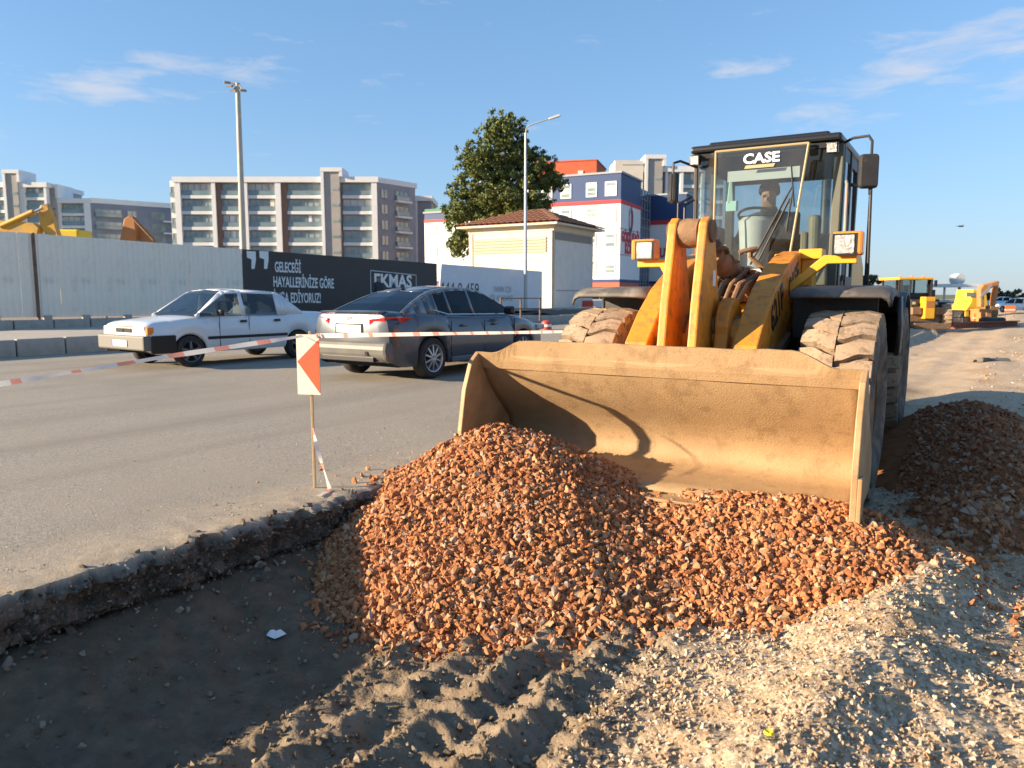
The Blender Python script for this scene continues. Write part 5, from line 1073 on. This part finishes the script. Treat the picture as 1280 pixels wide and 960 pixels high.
def apartment(name,label,Y,bays,ztop,nf,fh,depth,ret=None,group=None,rz=0,px0=None):
    k=Y/F*.997; X=lambda px:(px-px0)*k; o0=D(px0,368,Y)
    root=thing(name,label,'building',(o0.x,Y,0),rz,group); xa=min(X(b[0]) for b in bays); xb=max(X(b[1]) for b in bays)
    m=MB(); m.bb((xa+.1,.9,-.5),(xb-.1,depth,ztop-.1)); m.build('wall',M_ataupe,root)
    m=MB(); m.bb((xa-.3,-.3,ztop-1.05),(xb+.3,depth+.3,ztop)); m.build('roof_parapet',M_awhite,root)
    for b in bays:
        u0,u1=X(b[0]),X(b[1]); t=b[2]
        if t=='p': m=MB(); m.bb((u0,-.15,-.5),(u1,.95,ztop-1.06)); m.build('pillar',M_awhite,root)
        elif t=='b': m=MB(); m.bb((u0,.15,-.5),(u1,.95,ztop-1.06)); m.build('brown_panel',M_abrown,root)
        elif t=='g': m=MB(); m.bb((u0,.15,-.5),(u1,.95,ztop-1.06)); m.build('grey_panel',M_agrey,root)
        elif t=='t':
            zz=b[3]; m=MB(); m.bb((u0,-.5,-.5),(u1,5,zz)); tw=m.build('stair_tower',M_ataupe,root); m=MB(); m.bb((u0-.6,-.8,zz-.02),(u1+.6,5.4,zz+.75)); m.bb((u0-.6,-.75,-.4),(u0-.01,5.3,zz)); m.bb((u1+.01,-.75,ztop),(u1+.6,5.3,zz)); m.build('tower_frame',M_awhite,tw)
            for f in range(nf): m=MB(); z=ztop-2.6-f*fh; m.bb(((u0+u1)/2-.1,-.56,z),(u1-.2,-.502,z+.45)); m.build('slot_window',M_apane,tw)
        elif t in 'wcn':
            for f in range(nf):
                z1=ztop-1.15-f*fh; z0=z1-fh+.75
                win(root,u0+.04,u1-.04,z0,z1,.72,'c' if (t=='c' or random.random()<.28) else 'w'); m=MB(); m.bb((u0,.2,z0-.66),(u1,.93,z0-.03)); m.build('balcony_slab',M_awhite,root)
                if random.random()<.22: m=MB(); xq=random.uniform(u0+.6,u1-.9); m.bb((xq,.35,z0+.02),(xq+.8,.62,z0+.62)); m.build('air_conditioner',M_lgrey,root)
                if random.random()<.18: m=MB(); xq=random.uniform(u0+.4,u1-1.2); m.bb((xq,.66,z0+.1),(xq+random.uniform(.5,1.1),.69,z1-.1)); m.build('curtain',random.choice((M_acream,M_awhite,M_acurt)),root)
    return root
zt_=lambda py,Y: D(640,py,Y).z
b1=apartment('apartment_building','long white apartment block with brown panels and a taupe stair tower','' and 0 or 150.,[(225,232,'p'),(232,270,'w'),(270,275,'p'),(275,281,'b'),(281,306,'w'),(306,314,'p'),(314,348,'w'),(348,355,'p'),(355,362,'b'),(362,408,'w'),(409,428,'t',zt_(215,150)),(430,466,'w'),(466,473,'p')],zt_(221,150),8,3.03,14,px0=225)
k=150/F
m=MB()   # set-back left end and grey right wing of the long block
u0,u1=-14*k,0; m.bb((u0,3,-.5),(u1-.1,13,zt_(221,150)-.3)); m.build('end_wing',M_awhite,b1)
for f in range(8): z=zt_(221,150)-1.5-f*3.03; win(b1,u0+.2,u1-.5,z-2.0,z,2.9,'w')
m=MB(); u0=(473-225)*k; rw=math.radians(52); dx=lambda d:(u0+d*math.cos(rw),d*math.sin(rw))
pts=[dx(0),dx(10.2),(dx(10.2)[0]-8,dx(10.2)[1]+6),(u0-3,12)]; m.prism(pts,-.5,zt_(224,150)-.6,axis='z'); wg=m.build('side_wing',M_agrey,b1)
pp=[dx(-.2),dx(10.8),(dx(10.8)[0]-8,dx(10.8)[1]+6.5),(u0-3,12.5)]; m=MB(); m.prism(pp,zt_(224,150)-.59,zt_(224,150)+.4,axis='z'); m.build('wing_parapet',M_awhite,b1)
for f in range(7):
    z=zt_(224,150)-1.6-f*3.03
    for d0_,d1_ in ((.8,2.6),(4.6,8.2)):
        w=win(b1,0,d1_-d0_,z-1.9,z,0,'w' if d0_>3 else 'f'); a=dx(d0_); w.location=(a[0]+.05*math.sin(rw),a[1]-.05*math.cos(rw),z-1.9); w.rotation_euler=(0,0,rw)
    a=dx(4.4); m=MB(); m.box((0,0,0),(4.0,1.0,.4)); q=m.build('balcony_slab',M_awhite,b1); c=dx(6.4); q.location=(c[0]+.5*math.sin(rw),c[1]-.5*math.cos(rw),z-2.2); q.rotation_euler=(0,0,rw)
m=MB(); m.bb(((350-225)*k,5,zt_(221,150)+.01),((372-225)*k,9,zt_(216,150))); m.build('plant_room',M_agrey,b1)
apartment('apartment_building','narrow cream apartment block seen between the long block and the school',165.,[(508,510,'p'),(510,521,'c'),(521,523,'p'),(523,540,'g')],zt_(245,165),7,2.6,12,px0=508)
# left complex
b2=apartment('apartment_building','pale grey apartment block with stair tower above the yellow excavator arm',170.,[(-40,-4,'w'),(-4,-1,'p'),(-1,17,'w'),(17,20,'b'),(20,34,'t',zt_(217,170)),(34,40,'p'),(40,64,'w'),(64,67,'p')],zt_(228,170),7,2.75,14,px0=0)
b3=apartment('apartment_building','low white balcony block with blue grey side wing above the fence',172.,[(67,80,'t',zt_(235,172)),(80,83,'p'),(83,112,'w'),(112,120,'p')],zt_(248,172),6,2.75,16,px0=67)
k=172/F; u0=(120-67)*k; rw=math.radians(38); H3=zt_(250,172)
m=MB(); m.prism([dx(0),dx(17),(dx(17)[0]-8,dx(17)[1]+8),(u0-1,14)],-.5,H3-.6,axis='z'); m.build('side_wing',mat('wing_blue_grey',(.16,.19,.25),(.22,.25,.31),rough=.5,scale=.4),b3)
m=MB(); m.prism([dx(-.2),dx(18),(dx(18)[0]-8,dx(18)[1]+8.5),(u0-1,14.5)],H3-.59,H3+.5,axis='z'); m.build('wing_parapet',M_awhite,b3)
for f in range(5):
    z=H3-1.8-f*2.75
    for d0_,d1_ in ((.8,6.2),(7.4,9.4),(12.5,15.5)):
        w=win(b3,0,d1_-d0_,z-1.8,z,0,'w' if d0_<2 else 'f'); a=dx(d0_); w.location=(a[0]+.06*math.sin(rw),a[1]-.06*math.cos(rw),z-1.8); w.rotation_euler=(0,0,rw)
    m=MB(); m.box((0,0,0),(2.6,1.0,.35)); q=m.build('balcony_slab',M_awhite,b3); c=dx(16.2); q.location=(c[0]+.5*math.sin(rw),c[1]-.5*math.cos(rw),z-2.1); q.rotation_euler=(0,0,rw)
# behind the school
b4=apartment('apartment_building','white apartment block with framed tower rising behind the school',150.,[(772,800,'p'),(806,824,'t',zt_(199,150)),(828,831,'p'),(831,846,'w'),(846,850,'p'),(850,872,'w'),(872,876,'p'),(876,900,'w')],zt_(208,150),7,3.0,14,px0=772)
k=150/F; m=MB(); m.bb((-1,-.6,-.5),((800-772)*k,8,zt_(201,150))); cb=m.build('cream_block',M_acream,b4)
for i in range(8): m=MB(); m.bb((.5+i*.5,-.66,zt_(207,150)),(.75+i*.5,-.602,zt_(206,150))); m.build('vent_slot',M_agrey,cb)
# ---------------- school
M_sw=mat('school_white',(.76,.76,.75),(.72,.72,.71),rough=.7,scale=.5); M_sn=mat('school_navy',(.018,.05,.145),(.021,.055,.16),rough=.6,scale=.5); M_sr=mat('school_red',(.56,.03,.035),rough=.6); M_so=mat('school_orange',(.62,.13,.055),(.57,.115,.05),rough=.7,scale=.5); M_sgl=mat('curtain_wall_glass',(.03,.055,.09),(.09,.13,.19),rough=.08,scale=.25,spec=.7)
YS=100.; c=D(774,368,YS); a_l=Vector((-.897,.442,0)); rz=math.atan2(-a_l.y,-a_l.x)
zs=lambda py: D(774,py,YS).z
def school_wing(root,x0,x1,y0,y1,ys,dz=0):
    z=[-.5]+[zs(q)+dz for q in ys[1:]]
    for (i,mt,nm,g) in ((0,M_so,'base_band',0),(1,M_sn,'navy_band',.02),(2,M_sw,'wall',0),(3,M_sr,'red_band',.05),(4,M_sn,'upper_wall',0)):
        m=MB(); m.bb((x0-g,y0-g,z[i]),(x1+g,y1+g,z[i+1])); m.build(nm,mt,root)
    m=MB(); m.bb((x0-.15,y0-.15,z[5]+.002),(x1+.15,y1+.15,z[5]+.25)); m.build('roof_edge',M_roofb,root)
    return z
sc=thing('school_building','white school building with navy top storey and red stripes','building',(c.x,c.y,0),rz)
cl_=lambda px: -along(Vector((c.x,c.y,0)),a_l,px)      # local x of a column on the long face
ld=9.0
z=school_wing(sc,cl_(588),0,0,ld,[388,353,349,254,249,216])
for py in (285,318):
    m=MB(); zz=zs(py); m.bb((cl_(588),-.02,zz-.06),(.02,ld-.01,zz+.06)); m.build('panel_joint',M_roofb,sc)
wm=None
for r,(y0,y1) in enumerate(((227,243),(259,275),(292,308),(326,341))):
    for px0_,px1_ in ((754,766),(731,742),(700,711),(677,688),(648,659)):
        x0,x1=cl_(px0_),cl_(px1_); z0,z1=zs(y1),zs(y0)
        m=MB(); m.bb((x0,-.10,z0),(x1,.05,z1)); m.build('window',M_sw,sc) if False else None
        f=MB(); f.bb((x0-.12,-.08,z0-.12),(x1+.12,-.006,z1+.12)); fo=f.build('window',M_white,sc)
        for (a,b_) in ((z0+.05,lerp(z0,z1,.30)),(lerp(z0,z1,.36),lerp(z0,z1,.66)),(lerp(z0,z1,.72),z1-.05)):
            g=MB(); g.bb((x0+.06,-.095,a),(x1-.06,-.083,b_)); g.build('pane',M_apane if random.random()<.4 else M_acurt,fo)
# low left wing, green parapet
school_wing(sc,cl_(531),cl_(588)-.02,.5,ld,[388,353,349,266,262,253]); m=MB(); m.bb((cl_(531),.6,zs(253)+.26),(cl_(575),.8,zs(246.5))); m.build('green_parapet',mat('green_sheet',(.03,.16,.07),rough=.6),sc)
for y0,y1 in ((270,284),(300,314)):
    for px0_,px1_ in ((538,546),(556,564)):
        x0,x1=cl_(px0_),cl_(px1_); f=MB(); f.bb((x0,.40,zs(y1)),(x1,.495,zs(y0))); fo=f.build('window',M_white,sc); g=MB(); g.bb((x0+.1,.385,zs(y1)+.1),(x1-.1,.398,zs(y0)-.1)); g.build('pane',M_acurt,fo)
# glazed stair and rear wing along the side face
m=MB(); m.bb((-6,ld+.01,-.5),(-.8,ld+7.5,zs(222))); gs=m.build('glazed_stair',M_sgl,sc)
for i in range(6): m=MB(); m.bb((-.82,ld+.3+i*1.4,-.4),(-.72,ld+.38+i*1.4,zs(223))); m.build('mullion',M_roofb,gs)
for i in range(12): m=MB(); zz=1.5+i*1.35; m.bb((-.81,ld+.05,zz),(-.74,ld+7.45,zz+.07)); m.build('mullion',M_roofb,gs)
school_wing(sc,-9,4.6,ld+7.6,ld+14.5,[388,353,349,268,262,226])
M_stx=mat('school_lettering',(.55,.03,.05),rough=.6)
def side_text(x,y0,y1,rows,szs):
    for body,py,sz in rows:
        t=text(body,1.0,sc,frame((x,(y0+y1)/2,zs(py)),(0,1,0)),M_stx,ext=.03,bold=.045); bx=[v.co.x for v in t.data.vertices]; kx=(y1-y0)/(max(bx)-min(bx)); t.data.transform(Matrix.Diagonal((kx,sz,1,1)))
side_text(.03,.5,ld-.5,[('GÖKKUŞAĞI',295.5,1.9)],1); side_text(.03,2.0,ld-1.8,[('KOLEJİ',310,1.9)],1)
m=MB(); 
for (y,z_,w,h,mi) in ((4.2,271,1.7,4.2,0),(4.9,270,.9,2.6,1)):
    m=MB(); zc=zs(z_); vv=[(.035+.02*mi,y+w*.5*math.sin(a)*(1.2 if a<3 else .8),zc+h*.5*math.cos(a)) for a in np.linspace(.3,5.6,18)]+[(.035+.02*mi,y+w*.22*math.sin(a),zc+h*.28*math.cos(a)) for a in np.linspace(5.6,.3,18)]
    m.add(vv,[tuple(range(36))]); m.build('crest',(M_sn,M_sr)[mi],sc)
t=text('GÖKKUŞAĞI',1.0,sc,frame((.6,ld+7.56,zs(309)),(1,0,0)),M_stx,ext=.03,bold=.04)
bx=[v.co.x for v in t.data.vertices]; t.data.transform(Matrix.Diagonal((6.5/(max(bx)-min(bx)),1.9,1,1))); t.location.x=.9
# orange block behind
ob=thing('orange_building','orange red rendered block showing above the school roof','building',(D(672,368,118).x,118,0),rz*.6)
m=MB(); zz=zt_(204,118); m.bb((-1,0,-.5),(9.,9,zz)); m.build('wall',mat('orange_red_render',(.50,.10,.04),(.45,.09,.04),rough=.8,scale=.5),ob); m=MB(); m.bb((-1.1,-.1,zz+.01),(9.1,9.1,zz+.2)); m.build('roof',bpy.data.materials['orange_red_render'],ob); m=MB(); m.bb((6.2,-.12,zz-2.4),(7.0,-.01,zz-1.4)); m.build('window',M_acurt,ob)
# ================================================================ machines behind the fence
M_exy=mat('excavator_yellow',(.70,.38,.03),(.62,.32,.03),rough=.5,scale=1.5,dust=((.35,.25,.15),.25,2)); M_exo=mat('excavator_orange',(.52,.20,.04),(.43,.16,.04),rough=.6,scale=1.5,dust=((.3,.2,.12),.3,2))
def pprism(root,name,pts,Y,th,mt,bevel=.04):
    o=Vector(root.location); P=[D(a,b,Y)-o for a,b in pts]; n=len(P); m=MB(); m.add([p+Vector((0,-th/2,0)) for p in P]+[p+Vector((0,th/2,0)) for p in P],[tuple(range(n))[::-1],tuple(range(n,2*n))]+[(i,(i+1)%n,n+(i+1)%n,n+i) for i in range(n)]); return m.build(name,mt,root,bevel=bevel)
def ptube(root,name,pts,Y,r,mt):
    o=Vector(root.location); m=MB(); m.tube([D(a,b,Y)-o for a,b in pts],r,10); return m.build(name,mt,root,smooth=True)
Y=42.; e=thing('excavator','yellow excavator with bent arm showing over the grey fence','excavator',(D(-30,368,Y).x,Y,0))
pprism(e,'boom',[(-60,330),(-60,300),(-30,278),(5,276),(45,279),(52,285),(50,293),(40,296),(0,292),(-30,296)],Y,.5,M_exy); pprism(e,'arm',[(50,262),(54,256),(62,258),(68,272),(75,294),(74,330),(64,330),(58,292),(52,282)],Y+.1,.36,M_exy)
ptube(e,'ram',[(2,283),(42,265)],Y-.2,.16,M_exy); ptube(e,'ram_rod',[(42,265),(53,260)],Y-.2,.07,M_rod); pprism(e,'linkage',[(53,256),(60,254),(70,268),(73,284),(68,282),(60,264)],Y+.45,.12,M_exo)
pprism(e,'bucket',[(60,326),(78,326),(84,345),(74,362),(58,352)],Y+.1,1.0,M_exy)
m=MB(); m.bb((-4,-1.3,1.0),(-.8,1.3,2.4)); m.build('house',M_exy,e,bevel=.1)
for s in (-1,1): m=MB(); m.bb((-4.2,s*1.2-.3,.0),(-.4,s*1.2+.3,.9)); m.build('track',M_black,e,bevel=.2)
Y=46.; e=thing('roller','bright yellow machine hood peeping over the grey fence','roller',(D(98,368,Y).x,Y,0)); m=MB(); kk=Y/F; m.bb((-14*kk,-.8,.7),(14*kk,.8,D(98,288,Y).z)); m.build('hood',mat('bright_yellow',(.78,.55,.02),rough=.5),e,bevel=.1)
for s in (-.55,.55): m=MB(); m.lathe([(0,-.6),(.45,-.6),(.45,.6),(0,.6)],20,axis='y',c=(s,0,.45)); m.build('drum',M_black,e,smooth=True)
Y=43.; e=thing('excavator','rusty orange excavator with folded arm showing over the grey fence','excavator',(D(175,368,Y).x,Y,0))
pprism(e,'arm',[(152,300),(157,274),(163,270),(170,272),(172,290),(170,330),(158,340),(150,330)],Y,.4,M_exo); pprism(e,'boom',[(170,284),(176,280),(186,290),(198,304),(200,330),(186,330),(176,300)],Y+.4,.45,M_exo); ptube(e,'ram',[(166,272),(192,300)],Y-.2,.07,M_mud); pprism(e,'bucket',[(152,326),(172,330),(174,352),(160,362),(150,350)],Y,1.0,M_exo)
m=MB(); m.bb((.8,-1.2,1.0),(3.6,1.2,2.2)); m.build('house',M_exo,e,bevel=.1)
for s in (-1,1): m=MB(); m.bb((.2,s*1.2-.3,0),(3.8,s*1.2+.3,.9)); m.build('track',M_black,e,bevel=.2)
# ================================================================ machines down the worked strip
Yg=40.; gz_=float(terr(np.array([22.]),np.array([Yg]))[0]); K=Yg/F
def gp(px,py): return D(px,py,Yg)
g0=gp(1157,410); gr=thing('motor_grader','yellow and black grader with big wheels parked on the worked ground','grader',(g0.x,Yg,gz_))
def gb(name,x0,y0,x1,y1,dy0,dy1,mt,bevel=.03):
    o=Vector(gr.location); a=gp(x0,y1)-o; b=gp(x1,y0)-o; m=MB(); m.bb((a.x,dy0,a.z),(b.x,dy1,b.z)); return m.build(name,mt,gr,bevel=bevel)
gb('frame',1131,392,1176,402,-.4,3.5,M_mud); gb('hood',1146,371,1160,398,-.75,-.2,mat('grader_yellow',(.78,.40,.02),(.72,.36,.02),rough=.5,scale=3)); gb('engine_bay',1136,374,1172,392,-.2,2.0,M_black)
gb('cab_base',1132,366,1170,374,.6,2.4,M_black); gb('roof',1128,346.5,1171,349.5,.3,2.6,bpy.data.materials['grader_yellow'])
for x in (1131,1149.5,1168): gb('pillar',x-1.2,349.5,x+1.2,367,.5,.65,M_blk,0); gb('pillar',x-1.2,349.5,x+1.2,367,2.3,2.45,M_blk,0)
gb('cab_glass',1132,350,1168,366,.55,.58,M_glass,0); gb('rear_glass',1132,350,1168,366,2.38,2.40,M_glass,0); gb('seat',1146,356,1154,368,1.4,1.7,M_dark); gb('mirror',1171,350,1175,358,.2,.3,M_blk); gb('side_steps',1169,362,1175,382,.4,.8,M_black)
for px_,s in ((1137,-1),(1180,1)):
    m=MB(); rr=.62
    m.lathe([(.28,-.2),(.45,-.25),(.58,-.22),(rr,-.1),(rr,.1),(.58,.22),(.45,.25),(.28,.2)],24)
    for i in range(18):
        w=i*.349; m.add([Matrix.Rotation(w,4,'X')@Vector(q) for q in [(-.2,-.05,rr-.03),(.2,.0,rr-.03),(.2,.08,rr-.03),(-.2,.03,rr-.03),(-.2,-.05,rr+.03),(.2,.0,rr+.03),(.2,.08,rr+.03),(-.2,.03,rr+.03)]],[(4,5,6,7),(0,1,5,4),(1,2,6,5),(2,3,7,6),(3,0,4,7)])
    q=gp(px_,399)-Vector(gr.location); t=m.build('wheel',M_tread,gr,smooth=True); t.location=(q.x,-.1 if s>0 else .35,rr); t.rotation_euler=(0,0,-.35)
    m=MB(); m.lathe([(0,.12),(.15,.16),(.28,.15),(.28,-.15),(0,-.1)],18); m.build('rim',M_rim,t,smooth=True)
    if s>0: m=MB(); m.grid([[(x,.1+.74*math.cos(w),.62+.74*math.sin(w)) for w in np.linspace(.2,1.7,9)] for x in (q.x-.3,q.x+.3)]); m.build('fender',M_black,gr,smooth=True,solid=.03)
gb('counter_frame',1133,384,1145,393,-.6,-.25,M_mud); gb('counter_frame',1161,384,1172,393,-.6,-.25,M_mud)
for x in (1139,1166): gb('headlight',x-1.5,377,x+1.5,380.5,-.35,-.22,M_lens,.01)
for x in (1133,1148,1163): gb('beacon',x-.8,344.6,x+.8,346.4,.6,.75,M_orange,.01)
gb('cab_side_pillar',1167,349,1171,378,.3,.5,M_blk); gb('cab_side_pillar',1129.5,349,1132.5,378,.3,.5,M_blk); gb('radiator_grille',1148,376,1158,384,-.77,-.752,M_exo,0)
gb('blade',1128,403,1172,410,-1.2,-1.1,M_mud,.02)
# yellow compactor and brown excavator behind
Y2=46.; c2=D(1213,410,Y2); gz2=float(terr(np.array([c2.x]),np.array([Y2]))[0]); cp=thing('compactor','bright yellow roller with sloping hood parked behind the grader','roller',(c2.x,Y2,gz2))
M_by=mat('compactor_yellow',(.80,.50,.03),(.74,.45,.03),rough=.5,scale=2)
pprism(cp,'body',[(1196,402),(1196,388),(1203,378),(1206,362),(1222,363),(1224,382),(1231,384),(1231,402)],Y2,1.7,M_by); pprism(cp,'engine_grille',[(1211,400),(1211,385),(1217,385),(1217,400)],Y2-.86,.06,M_blk,0); pprism(cp,'cab_window',[(1208,371),(1208,365),(1220,366),(1220,371)],Y2-.86,.05,M_apane,0)
for px_ in (1200,1226):
    q=D(px_,400,Y2)-Vector(cp.location); m=MB(); m.lathe([(0,-.8),(.5,-.8),(.55,-.7),(.55,.7),(.5,.8),(0,.8)],22,axis='y',c=(q.x,0,.55)); m.build('drum',M_black,cp,smooth=True)
Y3=44.; c3_=D(1238,410,Y3); gz3=float(terr(np.array([c3_.x]),np.array([Y3]))[0]); ex=thing('excavator','rust orange excavator arm bent down to the ground beside the compactor','excavator',(c3_.x,Y3,gz3))
pprism(ex,'boom',[(1223,384),(1223,362),(1227,356),(1236,354),(1244,351),(1247,352),(1246,357),(1238,360),(1231,362),(1228,368),(1228,384)],Y3,.4,M_exo); pprism(ex,'arm',[(1243,352),(1247,352),(1246,366),(1242,384),(1238,384),(1240,368)],Y3+.3,.3,M_exo); pprism(ex,'bucket',[(1232,382),(1243,383),(1242,392),(1238,402),(1230,406),(1231,396)],Y3+.3,.9,M_mud)
pprism(ex,'house',[(1222,402),(1222,386),(1229,386),(1229,402)],Y3,1.6,M_exo); ptube(ex,'ram',[(1226,372),(1240,356)],Y3-.3,.07,M_rod)
for s in (-1,1): m=MB(); m.bb((-1.2,s*.9-.25,0),(.2,s*.9+.25,.6)); m.build('track',M_black,ex,bevel=.15)
# site clutter
p=G(1190,411,-.47); q=G(1271,408,-.47); sb2=thing('steel_beam','long rust red steel beam lying across the worked ground','beam',((p.x+q.x)/2,(p.y+q.y)/2,-.47),math.atan2(q.y-p.y,q.x-p.x)); L_=(q-p).length
for a,b_ in (((-L_/2,-.15,0),(L_/2,.15,.06)),((-L_/2,-.03,.06),(L_/2,.03,.27)),((-L_/2,-.15,.27),(L_/2,.15,.33))): m=MB(); m.bb(a,b_); m.build('flange' if a[1]<-.1 else 'web',mat('rust_red',(.17,.06,.04),(.22,.09,.06),rough=.9,scale=3),sb2)
p=G(1204,408,-.47); rl2=thing('tube_barrier','low rusty tube barrier frame standing by the steel beam','barrier',(p.x,p.y,-.47)); K3=p.y/F
for x in (-14*K3,0,.5*14*K3): m=MB(); m.tube([(x,0,0),(x,0,.9)],.03,6); m.build('post',M_post,rl2)
for z_ in (.88,.5): m=MB(); m.tube([(-14*K3,0,z_),(7*K3,0,z_)],.025,6); m.build('rail',M_post,rl2)
for px,py,hpx in ((1262,396,14),(1225,406,14)):
    p=G(px,py,-.45); kk=p.y/F; h=hpx*kk; o=thing('warning_board','orange and white warning board on legs near the '+('parked white car' if px>1250 else 'excavator bucket'),'sign',(p.x,p.y,-.45))
    m=MB(); m.bb((-.4,-.02,h*.4),(.4,.02,h)); m.build('board',M_orange,o); m=MB(); m.bb((-.41,-.024,h*.55),(.41,.024,h*.68)); m.build('white_band',M_white,o)
    for s in (-.35,.35): m=MB(); m.tube([(s,.02,-.15),(s,.02,h*.5)],.025,6); m.build('leg',M_post,o)
# concrete drain piece on the ground
p=G(1240,453,-.30); zz=float(terr(np.array([p.x]),np.array([p.y]))[0]); o=thing('broken_pipe','broken grey concrete pipe length half sunk in the worked ground','pipe',(p.x,p.y,zz-.06),.1)
m=MB(); m.lathe([(.10,-.42),(.13,-.42),(.13,.40),(.10,.40)],16,axis='x',closed=True); m.build('pipe_wall',mat('dark_concrete',(.11,.10,.09),(.16,.145,.125),rough=.95,scale=6,bump=.4),o,smooth=True); m=MB(); m.box((-.3,-.1,.10),(.3,.15,.10),rz=.4); m.build('rubble_lump',bpy.data.materials['dark_concrete'],o,bevel=.02)
# canopy sign far off
Yk=130.; c=D(1192,368,Yk); o=thing('roadside_canopy','white flat roadside canopy with round drum on top','canopy',(c.x,Yk,-.6)); kk=Yk/F
o2=Vector(o.location)
def kb(name,x0,y0,x1,y1,d0_,d1_,mt): a=D(x0,y1,Yk)-o2; b=D(x1,y0,Yk)-o2; m=MB(); m.bb((a.x,d0_,a.z),(b.x,d1_,b.z)); m.build(name,mt,o)
kb('canopy_roof',1174,355,1211,359,-4,4,M_white); kb('pillar',1196,359,1200,397,-.3,.3,M_lgrey); kb('pillar',1178,359,1181,397,-.3,.3,M_lgrey); kb('shop_wall',1176,376,1192,397,1,3.5,M_awhite)
m=MB(); q=D(1197,349,Yk)-o2; m.lathe([(0,-.9),(.85,-.9),(1.0,-.2),(.95,.9),(.6,1.0),(0,1.0)],18,axis='y',c=(q.x,0,q.z)); m.build('drum',M_lgrey,o,smooth=True); kb('drum_post',1195,352,1199,356,-.2,.2,M_grey)
# far cars
def far_car(label,px,py,zg,hd,paint,body=wb,gs=gst):
    p=G(px,py,zg); return make_car('car',label,(p.x,p.y,zg),hd,body,dict(belt=.93,roof=1.40,st=gs,seat=-.05,dash=.82),paint,M_gdark,(1.2,-1.22),.30,.18,.26,5,M_alloy)
far_car('white saloon parked far beyond the orange warning board',1275,391,-.42,.35,M_wcar); far_car('blue car parked far off among the bushes',1252,384,-.42,1.2,mat('blue_paint',(.03,.09,.22),rough=.3,coat=.6))
far_car('silver car passing between the substation and loader wheel',752,386,.0,1.3,mat('silver_paint',(.5,.5,.5),rough=.3,metal=.5)); 
p=G(741,392,.0); o=thing('plastic_barrier','red and white plastic road barrier by the silver car','barrier',(p.x,p.y,0)); m=MB(); m.prism([(-.3,0),(.3,0),(.12,.5),(.12,.9),(-.12,.9),(-.12,.5)],-.75,0); m.build('red_section',M_red,o,bevel=.03); m=MB(); m.prism([(-.3,0),(.3,0),(.12,.5),(.12,.9),(-.12,.9),(-.12,.5)],.005,.75); m.build('white_section',M_white,o,bevel=.03)
# trees on the right horizon and behind the loader
Yh=170.
def bush(label,px,py,w,h,seed,Y=Yh): 
    b=D(px,372,Y); b.z=-.5; s=Y/F; tree('tree',label,b,[lob(px-w*.3,py+h*.1,w*.45,h*.42,w*.5,Y),lob(px+w*.28,py+h*.05,w*.42,h*.45,w*.5,Y+2),lob(px,py-h*.18,w*.42,h*.42,w*.5,Y)],1100,.55,M_leafB,max(1.5,D(px,py,Y).z),.25,seed,'trees on the right horizon')
bush('round grey green tree showing just above the loader fender',1086,352,26,16,5)
for i,(px,w,h) in enumerate(((1246,22,20),(1262,24,22),(1280,28,20),(1300,26,22),(1325,28,22),(1236,16,14))): bush('low grey green tree in the row beyond the parked cars',px,378-h*.25,w,h,20+i)
# walker behind the dark saloon
J3={'pelvis':(0,0,.95,(.15,.11)),'waist':(0,0,1.1,(.15,.11)),'chest':(0,0,1.35,(.17,.12)),'neck':(0,0,1.49,.06),'jaw':(0,-.03,1.57,(.065,.075)),'skull':(0,-.02,1.64,(.08,.095)),'crown':(0,-.01,1.70,(.065,.08)),'nose':(0,-.115,1.61,.018)}
for s,k in (('l',-1),('r',1)): J3.update({'sh'+s:(k*.19,0,1.40,.075),'el'+s:(k*.24,.03*k,1.12,.05),'wr'+s:(k*.24,-.08*k-.03,.88,.038),'ha'+s:(k*.24,-.1*k-.04,.79,.04),'hip'+s:(k*.09,0,.9,.10),'kn'+s:(k*.1,-.08*k,.5,.065),'an'+s:(k*.1,.12*k,.09,.045),'to'+s:(k*.1,.12*k-.14,.04,.04)})
pw=at(-18.6,17,.345); pp_=D(477,357,1); al=(477-640)/F/math.cos(TH)
t_=[t for t in np.arange(5,40,.02) if abs(at(-18.6,t).x/at(-18.6,t).y-al)<.002]; pw=at(-18.6,t_[0] if t_ else 17,.345)
person('person','pedestrian in black clothes walking on the pavement behind the dark saloon',J3,EDG,pw,.8,lambda c:(2 if c.z>1.655 else 0) if c.z>1.5 or (abs(c.x)>.2 and c.z<.86) else 1,[M_skin,M_cloth,M_dark])
# bird in the sky
p=D(1201,283,45); o=thing('bird','small dark bird gliding in the clear sky','bird',p); m=MB(); m.tube([(-.16,0,0),(-.05,0,.01),(.08,0,.01),(.2,0,0)],[.01,.045,.04,.012],8); m.build('body',M_dark,o,smooth=True)
for s in (-1,1): m=MB(); m.add([(-.04,0,.01),(.06,0,.01),(.03,s*.22,.07),(-.06,s*.40,.03)],[(0,1,2,3)]); m.build('wing',M_dark,o,solid=.012)
# small yellow weed flower and dry tufts in the gravel
p=G(960,940,-.22); zz=float(terr(np.array([p.x]),np.array([p.y]))[0]); o=thing('yellow_weed','tiny yellow flowered weed in the pale gravel','plant',(p.x,p.y,zz)); m=MB(); m.lathe([(0,.028),(.014,.034),(.018,.026),(0,.02)],9,axis='z'); m.build('flower',mat('petal_yellow',(.8,.55,.02),rough=.7),o); m=MB(); m.tube([(0,0,-.01),(0,0,.025)],.002,5); m.build('stem',M_leafB,o)
for i in range(4): m=MB(); a=i*1.6; m.add([(0,0,.0),(.02*math.cos(a-.3),.02*math.sin(a-.3),.01),(.04*math.cos(a),.04*math.sin(a),.006),(.02*math.cos(a+.3),.02*math.sin(a+.3),.01)],[(0,1,2,3)]); m.build('leaf',M_leafB,o)
